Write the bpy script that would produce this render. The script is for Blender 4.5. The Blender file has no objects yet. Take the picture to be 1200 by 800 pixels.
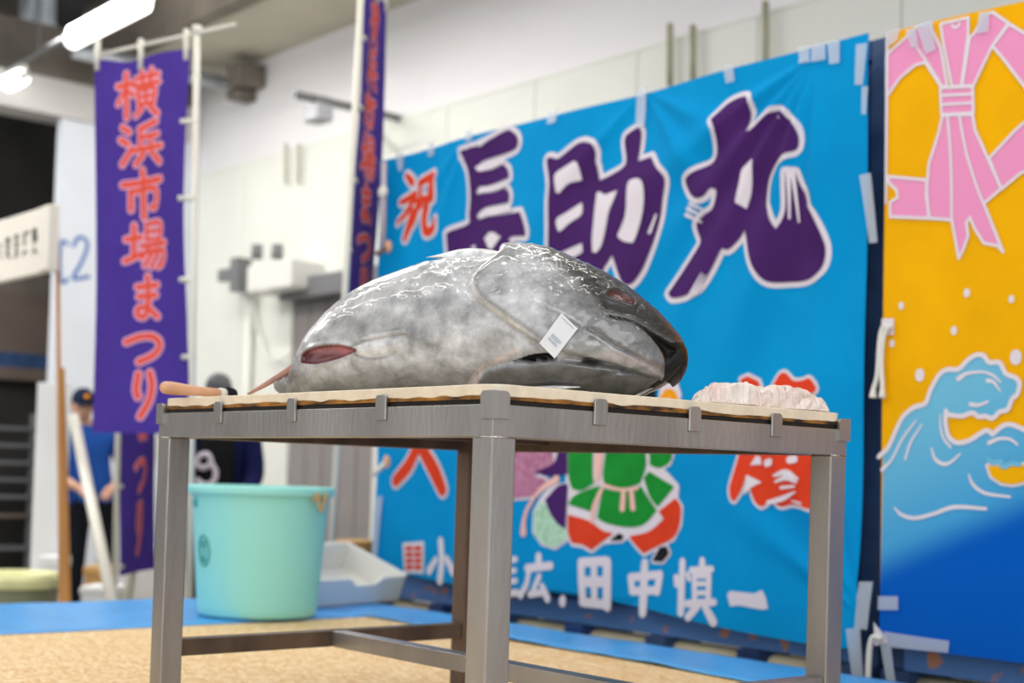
import bpy, bmesh, math, random
import numpy as np
from mathutils import Vector, Matrix, geometry
from mathutils.bvhtree import BVHTree

sc = bpy.context.scene
COL = sc.collection

# ------------------------------------------------------------------ camera
F_PX = 1667.0; CY_PX = 511.1; PITCH = .0283; ROLL = .0310; TH = .7080; CAM_H = .56
_s, _c = math.sin(TH), math.cos(TH)
R0 = np.array([_s, _c, 0.]); F0 = np.array([-_c, _s, 0.]); Z0 = np.array([0, 0, 1.])
FW = F0 * math.cos(PITCH) + Z0 * math.sin(PITCH)
U0 = -F0 * math.sin(PITCH) + Z0 * math.cos(PITCH)
RT = math.cos(ROLL) * R0 + math.sin(ROLL) * U0
UP = -math.sin(ROLL) * R0 + math.cos(ROLL) * U0
CAM = np.array([0, 0, CAM_H])

cd = bpy.data.cameras.new('camera'); cam = bpy.data.objects.new('camera', cd); COL.objects.link(cam)
cam.matrix_world = Matrix(((RT[0], UP[0], -FW[0], 0), (RT[1], UP[1], -FW[1], 0), (RT[2], UP[2], -FW[2], CAM_H), (0, 0, 0, 1)))
cd.sensor_width = 36; cd.lens = F_PX * 36 / 1200; cd.shift_y = (CY_PX - 400) / 1200
cd.clip_start = .05; cd.clip_end = 200
cd.dof.use_dof = True; cd.dof.focus_distance = 2.62; cd.dof.aperture_fstop = 2.8
sc.camera = cam

# ------------------------------------------------------------------ light
world = bpy.data.worlds.new('hall_daylight'); sc.world = world; world.use_nodes = True
bg = world.node_tree.nodes['Background']
bg.inputs[0].default_value = (.93, .96, 1, 1); bg.inputs[1].default_value = .95

def area(name, loc, sx, sy, power, col=(1, 1, 1), rot=(0, 0, 0)):
    l = bpy.data.lights.new(name, 'AREA'); l.shape = 'RECTANGLE'; l.size = sx; l.size_y = sy
    l.energy = power; l.color = col
    o = bpy.data.objects.new(name, l); COL.objects.link(o); o.location = loc; o.rotation_euler = rot
    return o
# the hall's rows of ceiling tubes above the stage (running along the hall)
for i, yy in enumerate((-.6, 1.5, 3.1)):
    for j, xx in enumerate((-6.6, -4.0, -1.4)):
        area('ceiling_tube_and_fill', (xx, yy, 3.9), 2.2, .16, 20, (1, .97, .92))
for (xx, yy, pw) in ((-9.6, 4.3, 70), (-7.4, 4.3, 55), (-4.4, 4.3, 10), (-2.0, 4.3, 6), (-10.2, 2.2, 150), (-9.0, .2, 90), (-12.6, 3.0, 60)): area('ceiling_tube_and_fill', (xx, yy, 3.85), 2.0, .16, pw, (1, .98, .95))  # added fill strips brightening the wall, the left side and the dark opening
# unseen soft fill light behind the camera, facing the scene
area('rear_fill_light', (3.2, -2.6, 1.9), 5.0, 3.4, 150, (.95, .98, 1), (math.radians(90), 0, math.radians(50)))

sc.view_settings.view_transform = 'Standard'; sc.view_settings.look = 'None'
sc.view_settings.gamma = 1; sc.view_settings.use_curve_mapping = False
sc.view_settings.exposure = -0.05

# ------------------------------------------------------------------ helpers
def ray(px, py): return (px - 600) / F_PX * RT - (py - CY_PX) / F_PX * UP + FW
def at_z(px, py, z): d = ray(px, py); return CAM + d * (z - CAM_H) / d[2]
def at_y(px, py, y): d = ray(px, py); return CAM + d * y / d[1]
def at_x(px, py, x): d = ray(px, py); return CAM + d * x / d[0]
def at_d(px, py, D): return CAM + ray(px, py) * D
def at_plane(px, py, P0, n):
    d = ray(px, py); return CAM + d * (np.dot(np.array(P0) - CAM, n) / np.dot(d, n))
def project(P):
    v = np.asarray(P) - CAM; d = v @ FW
    return 600 + F_PX * (v @ RT) / d, CY_PX - F_PX * (v @ UP) / d

def S(r, g, b):
    f = lambda c: (c / 255 / 12.92) if c / 255 <= .04045 else ((c / 255 + .055) / 1.055) ** 2.4
    return (f(r), f(g), f(b))

MATS = {}
def mat(name, col, rough=.6, metal=0., var=.0, scale=8., bump=0., bscale=60., col2=None, coat=0., stretch=(1, 1, 1), spec=.5, trans=0., emit=0., alpha=1., sheen=0.):
    if name in MATS: return MATS[name]
    m = bpy.data.materials.new(name); m.use_nodes = True; MATS[name] = m
    nt = m.node_tree; b = nt.nodes['Principled BSDF']
    b.inputs['Roughness'].default_value = rough; b.inputs['Metallic'].default_value = metal
    b.inputs['Base Color'].default_value = (*col, 1); b.inputs['Coat Weight'].default_value = coat
    b.inputs['Coat Roughness'].default_value = .06; b.inputs['Specular IOR Level'].default_value = spec
    b.inputs['Transmission Weight'].default_value = trans; b.inputs['Alpha'].default_value = alpha
    if sheen: b.inputs['Sheen Weight'].default_value = sheen
    tc = nt.nodes.new('ShaderNodeTexCoord'); mp = nt.nodes.new('ShaderNodeMapping'); mp.inputs['Scale'].default_value = stretch
    nt.links.new(tc.outputs['Object'], mp.inputs[0])
    if var > 0 or col2:
        n = nt.nodes.new('ShaderNodeTexNoise'); n.inputs['Scale'].default_value = scale; n.inputs['Detail'].default_value = 5
        nt.links.new(mp.outputs[0], n.inputs['Vector'])
        r = nt.nodes.new('ShaderNodeValToRGB'); c2 = col2 or tuple(x * (1 - var) for x in col)
        c1 = col if col2 else tuple(min(1, x * (1 + var * .5)) for x in col)
        r.color_ramp.elements[0].position = .33; r.color_ramp.elements[1].position = .67
        r.color_ramp.elements[0].color = (*c2, 1); r.color_ramp.elements[1].color = (*c1, 1)
        nt.links.new(n.outputs['Fac'], r.inputs[0]); nt.links.new(r.outputs[0], b.inputs['Base Color'])
    if bump > 0:
        n2 = nt.nodes.new('ShaderNodeTexNoise'); n2.inputs['Scale'].default_value = bscale; n2.inputs['Detail'].default_value = 4
        nt.links.new(mp.outputs[0], n2.inputs['Vector'])
        bp = nt.nodes.new('ShaderNodeBump'); bp.inputs['Strength'].default_value = bump; bp.inputs['Distance'].default_value = .01
        nt.links.new(n2.outputs['Fac'], bp.inputs['Height']); nt.links.new(bp.outputs[0], b.inputs['Normal'])
    if emit: b.inputs['Emission Color'].default_value = (*col, 1); b.inputs['Emission Strength'].default_value = emit
    return m

def attr_mat(name, rough=.5, metal=0., coat=0., mott=.0, mscale=20., bump=0., bscale=80.):
    """material whose pigment comes from the mesh's own colour attribute 'pigment'"""
    if name in MATS: return MATS[name]
    m = mat(name, (.5, .5, .5), rough, metal, coat=coat, bump=bump, bscale=bscale)
    nt = m.node_tree; b = nt.nodes['Principled BSDF']
    a = nt.nodes.new('ShaderNodeAttribute'); a.attribute_name = 'pigment'
    if mott > 0:
        tc = nt.nodes.new('ShaderNodeTexCoord'); n = nt.nodes.new('ShaderNodeTexNoise')
        n.inputs['Scale'].default_value = mscale; n.inputs['Detail'].default_value = 8; n.inputs['Roughness'].default_value = .65
        nt.links.new(tc.outputs['Object'], n.inputs['Vector'])
        mr = nt.nodes.new('ShaderNodeMapRange'); mr.inputs['From Min'].default_value = .3; mr.inputs['From Max'].default_value = .7
        mr.inputs['To Min'].default_value = 1 - mott; mr.inputs['To Max'].default_value = 1 + mott * .5
        nt.links.new(n.outputs['Fac'], mr.inputs[0])
        mx = nt.nodes.new('ShaderNodeVectorMath'); mx.operation = 'SCALE'
        nt.links.new(a.outputs['Color'], mx.inputs[0]); nt.links.new(mr.outputs[0], mx.inputs['Scale'])
        nt.links.new(mx.outputs[0], b.inputs['Base Color'])
    else:
        nt.links.new(a.outputs['Color'], b.inputs['Base Color'])
    return m

class MB:
    def __init__(s): s.v = []; s.f = []
    def add(s, vs, fs):
        o = len(s.v); s.v += [tuple(map(float, p)) for p in vs]; s.f += [tuple(i + o for i in f) for f in fs]; return s
    def box(s, x0, x1, y0, y1, z0, z1):
        return s.add([(x0, y0, z0), (x1, y0, z0), (x1, y1, z0), (x0, y1, z0), (x0, y0, z1), (x1, y0, z1), (x1, y1, z1), (x0, y1, z1)],
                     [(0, 3, 2, 1), (4, 5, 6, 7), (0, 1, 5, 4), (1, 2, 6, 5), (2, 3, 7, 6), (3, 0, 4, 7)])
    def hexa(s, p):   # 8 points, bottom 4 then top 4
        return s.add(p, [(0, 3, 2, 1), (4, 5, 6, 7), (0, 1, 5, 4), (1, 2, 6, 5), (2, 3, 7, 6), (3, 0, 4, 7)])
    def tube(s, pts, rad, n=12, caps=True):
        pts = [np.array(p, float) for p in pts]; rs = rad if hasattr(rad, '__len__') else [rad] * len(pts)
        vs = []; fs = []
        t0 = pts[1] - pts[0]; a = np.cross(t0, [0, 0, 1.]);
        if np.linalg.norm(a) < 1e-4: a = np.cross(t0, [1., 0, 0])
        a /= np.linalg.norm(a)
        for i, p in enumerate(pts):
            t = pts[min(i + 1, len(pts) - 1)] - pts[max(i - 1, 0)]; t /= np.linalg.norm(t) + 1e-12
            a = a - t * (a @ t); a /= np.linalg.norm(a) + 1e-12; b = np.cross(t, a)
            for k in range(n):
                w = 2 * math.pi * k / n; vs.append(p + rs[i] * (math.cos(w) * a + math.sin(w) * b))
        for i in range(len(pts) - 1):
            for k in range(n): fs.append((i * n + k, i * n + (k + 1) % n, (i + 1) * n + (k + 1) % n, (i + 1) * n + k))
        if caps:
            fs.append(tuple(range(n - 1, -1, -1))); fs.append(tuple((len(pts) - 1) * n + k for k in range(n)))
        return s.add(vs, fs)
    def lathe(s, c, prof, n=48, close=False):
        vs = []; fs = []; m = len(prof)
        for r, z in prof:
            for k in range(n):
                w = 2 * math.pi * k / n; vs.append((c[0] + r * math.cos(w), c[1] + r * math.sin(w), c[2] + z))
        for i in range(m if close else m - 1):
            for k in range(n):
                fs.append((i * n + k, i * n + (k + 1) % n, ((i + 1) % m) * n + (k + 1) % n, ((i + 1) % m) * n + k))
        return s.add(vs, fs)
    def ellipsoid(s, c, r, nu=20, nv=12, fn=None):
        vs = []; fs = []
        for j in range(nv + 1):
            ph = math.pi * j / nv
            for i in range(nu):
                th = 2 * math.pi * i / nu
                d = np.array([math.sin(ph) * math.cos(th), math.sin(ph) * math.sin(th), math.cos(ph)])
                k = fn(d) if fn else 1
                vs.append((c[0] + r[0] * d[0] * k, c[1] + r[1] * d[1] * k, c[2] + r[2] * d[2] * k))
        for j in range(nv):
            for i in range(nu):
                fs.append((j * nu + i, (j + 1) * nu + i, (j + 1) * nu + (i + 1) % nu, j * nu + (i + 1) % nu))
        return s.add(vs, fs)
    def grid(s, fn, nu, nv):
        vs = [fn(i / nu, j / nv) for j in range(nv + 1) for i in range(nu + 1)]
        fs = [(j * (nu + 1) + i, j * (nu + 1) + i + 1, (j + 1) * (nu + 1) + i + 1, (j + 1) * (nu + 1) + i) for j in range(nv) for i in range(nu)]
        return s.add(vs, fs)
    def build(s, name, m, parent=None, smooth=False, bevel=0., solid=0., kind=None, pig=None, seg=2, off=0.):
        org = np.array(ORG.get(parent, (0, 0, 0)), float) if parent else np.zeros(3)
        me = bpy.data.meshes.new(name)
        me.from_pydata([tuple(np.array(p) - org) for p in s.v], [], s.f); me.update()
        for q in (m if isinstance(m, (list, tuple)) else [m]): me.materials.append(q)
        if smooth: me.polygons.foreach_set('use_smooth', [True] * len(me.polygons))
        if pig is not None:
            at = me.attributes.new('pigment', 'FLOAT_COLOR', 'POINT')
            c4 = np.ones((len(s.v), 4), np.float32); c4[:, :3] = np.asarray(pig); at.data.foreach_set('color', c4.ravel())
        bm = bmesh.new(); bm.from_mesh(me)
        if not pig is not None or True: bmesh.ops.recalc_face_normals(bm, faces=bm.faces)
        bm.to_mesh(me); bm.free()
        o = bpy.data.objects.new(name, me); COL.objects.link(o)
        if parent: o.parent = parent; ORG[o] = tuple(org)
        if solid: md = o.modifiers.new('solid', 'SOLIDIFY'); md.thickness = solid; md.offset = off
        if bevel:
            md = o.modifiers.new('bevel', 'BEVEL'); md.width = bevel; md.segments = seg; md.limit_method = 'ANGLE'
        if kind: o['kind'] = kind
        return o
ORG = {}
def thing(name, label, cat, loc, group=None):
    o = bpy.data.objects.new(name, None); COL.objects.link(o); o.location = loc; o.empty_display_size = .1
    ORG[o] = tuple(loc); o['label'] = label; o['category'] = cat
    if group: o['group'] = group
    return o
def tag(o, label, cat, group=None):
    o['label'] = label; o['category'] = cat
    if group: o['group'] = group
    return o
def dup(o, dloc, parent):
    c = o.copy(); COL.objects.link(c); c.parent = parent; c.location = Vector(o.location) + Vector(dloc); ORG[c] = ORG.get(o, (0, 0, 0)); return c

def catmull(pts, per=6):
    pts = [np.array(p, float) for p in pts]
    if len(pts) < 3:
        return [pts[0] + (pts[-1] - pts[0]) * t for t in np.linspace(0, 1, 4)]
    P = [2 * pts[0] - pts[1]] + pts + [2 * pts[-1] - pts[-2]]; out = []
    for i in range(1, len(P) - 2):
        for t in np.linspace(0, 1, per, endpoint=False):
            out.append(.5 * (2 * P[i] + (P[i + 1] - P[i - 1]) * t + (2 * P[i - 1] - 5 * P[i] + 4 * P[i + 1] - P[i + 2]) * t * t + (3 * P[i] - P[i - 1] - 3 * P[i + 1] + P[i + 2]) * t ** 3))
    out.append(pts[-1]); return out

def vnoise(x, y, seed=0):
    """cheap smooth value noise on numpy arrays"""
    x = np.asarray(x, float); y = np.asarray(y, float)
    xi = np.floor(x).astype(np.int64); yi = np.floor(y).astype(np.int64); fx = x - xi; fy = y - yi
    fx = fx * fx * (3 - 2 * fx); fy = fy * fy * (3 - 2 * fy)
    def h(a, b):
        n = (a * 374761393 + b * 668265263 + seed * 974711) & 0x7fffffff
        n = ((n ^ (n >> 13)) * 1274126177) & 0x7fffffff
        return ((n ^ (n >> 16)) & 0xffff) / 65535.
    return (h(xi, yi) * (1 - fx) + h(xi + 1, yi) * fx) * (1 - fy) + (h(xi, yi + 1) * (1 - fx) + h(xi + 1, yi + 1) * fx) * fy

# ---- flat print: 2D shapes (metres on a cloth) -> one triangulated mesh lying on the cloth
def chain_faces(pts, widths):
    fs = []
    for i, p in enumerate(pts):
        r = widths[i] / 2; n = 10
        fs.append([(p[0] + r * math.cos(2 * math.pi * k / n + .1), p[1] + r * math.sin(2 * math.pi * k / n + .1)) for k in range(n)])
        if i + 1 < len(pts):
            q = pts[i + 1]; d = np.array(q) - np.array(p); L = np.linalg.norm(d)
            if L < 1e-6: continue
            nn = np.array([-d[1], d[0]]) / L; r2 = widths[i + 1] / 2
            fs.append([tuple(np.array(p) + nn * r), tuple(np.array(p) - nn * r), tuple(np.array(q) - nn * r2), tuple(np.array(q) + nn * r2)])
    return fs
def tri2d(faces, grid=.03):
    V = []; Fc = []
    for f in faces:
        o = len(V)
        a = sum(f[i][0] * f[(i + 1) % len(f)][1] - f[(i + 1) % len(f)][0] * f[i][1] for i in range(len(f)))
        if a < 0: f = f[::-1]
        if grid and len(f) > 2:      # long edges follow the cloth too
            g = []
            for i, p in enumerate(f):
                q = f[(i + 1) % len(f)]; n = max(1, int(math.hypot(q[0] - p[0], q[1] - p[1]) / (grid * 1.6)))
                g += [(p[0] + (q[0] - p[0]) * k / n, p[1] + (q[1] - p[1]) * k / n) for k in range(n)]
            f = g
        V += [Vector((float(p[0]), float(p[1]))) for p in f]; Fc.append(list(range(o, o + len(f))))
    xs = [v.x for v in V]; ys = [v.y for v in V]
    if grid:
        nx = int((max(xs) - min(xs)) / grid); ny = int((max(ys) - min(ys)) / grid)
        for i in range(nx + 1):
            for j in range(ny + 1): V.append(Vector((min(xs) + (i + .37) * grid + .0007 * j, min(ys) + (j + .41) * grid)))
    r = geometry.delaunay_2d_cdt(V, [], Fc, 0, 1e-5)
    tr = [tuple(f) for f in r[2]]
    cx = np.array([[sum(r[0][i][k] for i in f) / len(f) for k in (0, 1)] for f in tr])
    ins = np.zeros(len(tr), bool)
    for f in faces:      # keep a triangle when its centre lies in one of the shapes
        fx = [p[0] for p in f]; fy = [p[1] for p in f]
        cand = np.nonzero(~ins & (cx[:, 0] >= min(fx)) & (cx[:, 0] <= max(fx)) & (cx[:, 1] >= min(fy)) & (cx[:, 1] <= max(fy)))[0]
        if not len(cand): continue
        X, Y = cx[cand, 0], cx[cand, 1]; c = np.zeros(len(cand), bool)
        for i in range(len(f)):
            ax, ay = f[i]; bx, by = f[(i + 1) % len(f)]
            if ay == by: continue
            c ^= ((ay <= Y) != (by <= Y)) & (X < ax + (Y - ay) / (by - ay) * (bx - ax))
        ins[cand[c]] = True
    keep = [f for f, k in zip(tr, ins) if k]
    used = sorted({i for f in keep for i in f}); ix = {j: i for i, j in enumerate(used)}
    return [tuple(r[0][i]) for i in used], [tuple(ix[i] for i in f) for f in keep]

class Surf:
    """a cloth or board face: uv(px,py) gives plane coordinates, pos(u,v,eps) the 3D point eps in front"""
    def __init__(s, uv, pos): s.uv = uv; s.pos = pos
def decal(name, surf, faces, m, eps, parent, grid=.018, pigfn=None, kind=None):
    vs, fs = tri2d(faces, grid)
    b = MB(); b.add([surf.pos(u, v, eps) for u, v in vs], fs)
    pig = [pigfn(u, v) for u, v in vs] if pigfn else None
    o = b.build(name, m, parent, pig=pig, smooth=True)
    return o
def uvpoly(surf, pts): return [tuple(surf.uv(*p)) for p in pts]
def uvstroke(surf, pts, w, extra=0., per=5):
    """pts in photograph pixels; w in pixels (number or list)"""
    ws = list(w) if hasattr(w, '__len__') else [w] * len(pts)
    c = catmull([(p[0], p[1], ww) for p, ww in zip(pts, ws)], per)
    out = []; wid = []
    for q in c:
        a = np.array(surf.uv(q[0], q[1])); b1 = np.array(surf.uv(q[0], q[1] + 1))
        wid.append(max(.002, (q[2] + extra) * np.linalg.norm(b1 - a))); out.append(tuple(a))
    return chain_faces(out, wid)
def glyph(surf, parent, name, strokes=(), polys=(), colour=None, border=None, bpx=0, over=(), overmat=None, e0=.0025, step=.0035, grid=.014):
    """border layer, colour layer, overpaint layer; strokes = [(pts, w)], polys = [pts], over = polys/strokes"""
    root = None
    if border:
        fs = []
        for pts, w in strokes: fs += uvstroke(surf, pts, w, 2 * bpx)
        for p in polys:
            fs.append(uvpoly(surf, p)); fs += uvstroke(surf, list(p) + [p[0]], 2 * bpx, per=1) if len(p) > 3 else []
        root = decal(name, surf, fs, border, e0, parent, grid); e0 += step
    fs = []
    for pts, w in strokes: fs += uvstroke(surf, pts, w)
    for p in polys: fs.append(uvpoly(surf, p))
    o = decal('fill' if root else name, surf, fs, colour, e0, root or parent, grid); e0 += step
    root = root or o
    if over:
        for it in over:
            decal('counter', surf, uvstroke(surf, it[0], it[1]) if isinstance(it, tuple) else [uvpoly(surf, brush(it))], overmat, e0, root, grid)
    return root
def brush(pts, lim=62, per=4, closed=True):
    """round off an outline, keeping its sharp corners"""
    n = len(pts); cor = []
    for i in range(n):
        if not closed and i in (0, n - 1): cor.append(i); continue
        a = np.subtract(pts[i], pts[i - 1]); b_ = np.subtract(pts[(i + 1) % n], pts[i])
        t = abs(math.degrees(math.atan2(a[0] * b_[1] - a[1] * b_[0], a @ b_)))
        if t > lim: cor.append(i)
    if not cor:
        q = catmull([pts[-1]] + list(pts) + [pts[0], pts[1]], per); return [tuple(p) for p in q[per:-per - 1]]
    out = []
    for k, i in enumerate(cor if closed else cor[:-1]):
        j = cor[(k + 1) % len(cor)]; j = j if j > i else j + n
        run = [pts[m % n] for m in range(i, j + 1)]
        q = catmull(run, per) if len(run) > 2 else run
        out += [tuple(p) for p in q[:-1]]
    return out
def PX(ox, oy, sc_, pts): return [(ox + x / sc_, oy + y / sc_) for x, y in pts]

# ------------------------------------------------------------------ materials
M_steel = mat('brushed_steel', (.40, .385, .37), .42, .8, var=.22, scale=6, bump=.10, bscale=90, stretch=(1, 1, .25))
M_steel_in = mat('stained_shaded_steel', (.135, .092, .066), .55, .3, var=.45, scale=9, bump=.15, bscale=60, stretch=(1, 1, .4))  # rust stain plus dim brown reflections painted into the inner steel's colour
M_board = mat('cutting_board_plastic', S(238, 224, 200), .55, var=.10, scale=30, bump=.15, bscale=200)
M_boarddirt = mat('board_stained_edge', S(40, 27, 18), .8, col2=S(176, 120, 44), scale=16, bump=.5, bscale=80, stretch=(1, 1, 3))
M_boardcore = mat('board_dark_underside', S(30, 22, 18), .8, var=.5, scale=20)
M_osb = None
M_sheet = mat('blue_tarpaulin', S(78, 172, 244), .34, var=.10, scale=5, bump=.55, bscale=14)
M_bucket = mat('mint_plastic', S(150, 226, 218), .42, var=.02, scale=3, bump=.05, bscale=30)
M_bucketline = mat('moulded_mint_mark', S(62, 160, 156), .5)
M_rope = mat('beige_rope', S(190, 165, 125), .85, bump=.4, bscale=300)
M_white = mat('white_plastic', S(226, 224, 218), .5, var=.04, scale=6)
M_foam = mat('white_foam', S(238, 238, 236), .75, bump=.1, bscale=200)
M_pole = mat('cream_plastic_pole', S(226, 222, 208), .4, var=.05, scale=4)
M_flag = mat('purple_flag_cloth', spec=.12, col=S(78, 56, 150), rough=.8, var=.10, scale=4, bump=.08, bscale=400)
M_flagred = mat('flag_red_print', spec=.12, col=S(236, 92, 74), rough=.8)
M_flagpink = mat('flag_pink_outline', spec=.12, col=S(238, 176, 198), rough=.8)
M_blue = mat('cyan_blue_cloth', spec=.10, col=S(0, 150, 212), rough=.85, col2=S(0, 141, 204), scale=3, bump=.06, bscale=300)
M_purple = mat('purple_cloth_print', spec=.12, col=S(74, 36, 104), rough=.85, col2=S(66, 32, 92), scale=5)
M_wht = mat('white_cloth_print', spec=.12, col=S(226, 218, 226), rough=.85)
M_red = mat('vermilion_cloth_print', spec=.12, col=S(222, 66, 36), rough=.85, var=.06, scale=9)
M_yel = mat('yellow_cloth', spec=.12, col=S(244, 178, 0), rough=.85, var=.07, scale=4)
M_pink = mat('pink_cloth_print', spec=.12, col=S(236, 150, 194), rough=.85)
M_lil = mat('lilac_brush_streak', S(150, 112, 165), .85)
M_green = mat('green_cloth_print', spec=.12, col=S(28, 142, 52), rough=.85, var=.12, scale=14)
M_mauve = mat('mauve_scale_print', spec=.12, col=S(196, 140, 165), rough=.85, col2=S(170, 100, 135), scale=40)
M_pale = mat('pale_green_print', S(196, 226, 205), .85, col2=S(140, 190, 150), scale=60)
M_peach = mat('peach_print', spec=.12, col=S(240, 190, 180), rough=.85)
M_black = mat('black_print', spec=.12, col=S(30, 30, 34), rough=.8)
M_orange = mat('orange_print', spec=.12, col=S(244, 160, 20), rough=.85)
M_tape = mat('clear_packing_tape', S(202, 212, 226), .3, alpha=.62, spec=.6)
M_cont = mat('container_blue_paint', S(30, 70, 140), .5, col2=S(22, 48, 98), scale=5, bump=.1, bscale=30)
M_contdark = mat('container_navy_paint', S(50, 78, 122), .55, var=.3, scale=7)
M_rust = mat('rusty_blue_rail', S(84, 128, 190), .6, col2=S(196, 132, 96), scale=11, bump=.2, bscale=40)
def _rail_ramp(m):
    for n in m.node_tree.nodes:
        if n.type == 'VALTORGB': n.color_ramp.elements[0].position = .36; n.color_ramp.elements[1].position = .42
_rail_ramp(M_rust)
M_timber = mat('weathered_timber', S(244, 228, 190), .8, var=.2, scale=10, stretch=(.2, 1, 1))
M_wallw = mat('white_painted_wall', S(232, 229, 230), .8, var=.03, scale=1.2, bump=.03, bscale=8)
M_wallc = mat('cream_wall_panel', S(226, 226, 217), .75, var=.04, scale=1.5)
M_pillar = mat('shade_tinted_white', S(222, 226, 234), .7, var=.04, scale=2)  # white wall with the bluish cast of shade put into its colour
M_ceil = mat('olive_grey_soffit', S(196, 190, 172), .85, var=.1, scale=1)
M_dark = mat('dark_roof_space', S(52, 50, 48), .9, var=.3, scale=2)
M_beam = mat('pale_beam_paint', S(206, 202, 198), .75, var=.05, scale=2)
M_beamdk = mat('brown_grey_steel', S(118, 110, 100), .7, var=.2, scale=3)
M_duct = mat('galvanised_duct', S(205, 210, 215), .4, metal=.3, var=.06, scale=4)
M_greymetal = mat('grey_painted_metal', S(124, 124, 126), .5, metal=.2, var=.08, scale=4)
M_shutter = mat('brown_grey_shutter', S(112, 98, 88), .7, var=.12, scale=3)
M_tubeglow = mat('fluorescent_glow', (1, 1, .98), .5, emit=3.2)
M_wood = mat('orange_brown_timber', S(196, 138, 76), .7, var=.18, scale=12, stretch=(1, 1, .1), bump=.1, bscale=30)
M_sign = mat('cream_sign_board', S(238, 231, 218), .7, var=.04, scale=3)
M_signdk = mat('sign_black_print', S(40, 40, 38), .8)
M_bluepaint = mat('wall_blue_letter', S(52, 104, 176), .8)
M_hallfloor = mat('hall_concrete', S(150, 148, 140), .8, var=.15, scale=2)
M_tub = mat('olive_tub_plastic', S(112, 112, 84), .6, var=.1, scale=4)
M_bag = mat('pale_yellow_bag', S(232, 232, 170), .4, var=.08, scale=8, bump=.4, bscale=20)
M_skin = mat('skin', S(206, 158, 132), .55, var=.05, scale=20)
M_shirt = mat('royal_blue_shirt', spec=.12, col=S(36, 84, 166), rough=.8, var=.12, scale=8)
M_navy = mat('dark_navy_cloth', spec=.12, col=S(28, 32, 78), rough=.85, var=.15, scale=8)
M_trouser = mat('black_trouser_cloth', spec=.12, col=S(26, 28, 36), rough=.9, var=.15, scale=8)
M_apron = mat('black_apron_cloth', spec=.12, col=S(28, 28, 30), rough=.9)
M_cap = mat('navy_cap_cloth', spec=.12, col=S(30, 36, 60), rough=.85)
M_capg = mat('grey_knit_cap', S(112, 112, 114), .95, var=.4, scale=40, bump=.4, bscale=120)
M_hair = mat('dark_hair', S(30, 26, 24), .7)
M_knifewood = mat('pale_wood_handle', S(226, 176, 140), .5, var=.12, scale=14, stretch=(1, 1, 1))
M_blade = mat('knife_blade_steel', (.78, .78, .78), .18, 1.)
M_rag = mat('damp_white_rag', S(246, 238, 230), .9, col2=S(240, 214, 206), scale=9, bump=.35, bscale=160)
M_card = mat('white_paper_tag', S(226, 226, 228), .5)
M_cardtxt = mat('pale_blue_grey_print', S(168, 176, 192), .6)

def make_osb():
    m = mat('osb_flakes', S(224, 186, 128), .7, bump=.2, bscale=70)
    nt = m.node_tree; b = nt.nodes['Principled BSDF']
    tc = nt.nodes.new('ShaderNodeTexCoord')
    mp = nt.nodes.new('ShaderNodeMapping'); mp.inputs['Scale'].default_value = (10, 24, 12); mp.inputs['Rotation'].default_value = (0, 0, .5)
    nz = nt.nodes.new('ShaderNodeTexNoise'); nz.inputs['Scale'].default_value = 6
    add = nt.nodes.new('ShaderNodeVectorMath'); add.operation = 'MULTIPLY_ADD'; add.inputs[1].default_value = (.12, .12, .12)
    nt.links.new(tc.outputs['Object'], nz.inputs['Vector']); nt.links.new(nz.outputs['Color'], add.inputs[0]); nt.links.new(tc.outputs['Object'], add.inputs[2])
    nt.links.new(add.outputs[0], mp.inputs[0])
    vo = nt.nodes.new('ShaderNodeTexVoronoi'); nt.links.new(mp.outputs[0], vo.inputs['Vector'])
    r = nt.nodes.new('ShaderNodeValToRGB'); e = r.color_ramp.elements
    e[0].color = (*S(216, 170, 108), 1); e[1].color = (*S(246, 222, 180), 1)
    k = e.new(.5); k.color = (*S(234, 198, 142), 1)
    sp = nt.nodes.new('ShaderNodeSeparateColor'); nt.links.new(vo.outputs['Color'], sp.inputs[0]); nt.links.new(sp.outputs[0], r.inputs[0])
    nt.links.new(r.outputs[0], b.inputs['Base Color'])
    return m
M_osb = make_osb()
M_tuna = attr_mat('tuna_skin', rough=.36, metal=.12, coat=.8, mott=.55, mscale=22, bump=.16, bscale=90)
M_dye = attr_mat('dyed_wave_cloth', rough=.85); M_dye.node_tree.nodes['Principled BSDF'].inputs['Specular IOR Level'].default_value = .1

# ================================================================== setting
FLOOR = -.6
def struct(name, mb, m, **k):
    o = mb.build(name, m, **k); o['kind'] = 'structure'; return o
struct('floor', MB().box(-30, 6, -8, 12, FLOOR - .1, FLOOR), M_hallfloor)
WY = 6.0; WX = -11.5; CZ = 4.0
wall = struct('wall_back', MB().box(WX, 1.5, WY + .06, WY + .3, FLOOR, CZ + .2), M_wallw)
LEDGE = 3.12
# lower part of the wall is faced with cream panels, joints recessed; a doorway and its box interrupt them
xs_panel = np.arange(WX + .02, 1.4, .92)
dx0, dx1 = at_y(341, 400, WY)[0], at_y(441, 400, WY)[0]
for x in xs_panel:
    x1 = min(x + .913, 1.4)
    for (a, b_) in ((x, min(x1, dx0)), (max(x, dx1), x1)):
        if b_ - a > .05: MB().box(a, b_, WY, WY + .07, FLOOR, LEDGE).build('wall_panel', M_wallc, wall, bevel=.003)
# over the door
dz = at_y(400, 322, WY)[2]
MB().box(dx0, dx1, WY, WY + .07, dz, LEDGE).build('wall_panel', M_wallc, wall, bevel=.003)
struct('trim_1', MB().box(WX, 1.4, WY - .004, WY + .06, LEDGE, LEDGE + .018), M_wallc)
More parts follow.
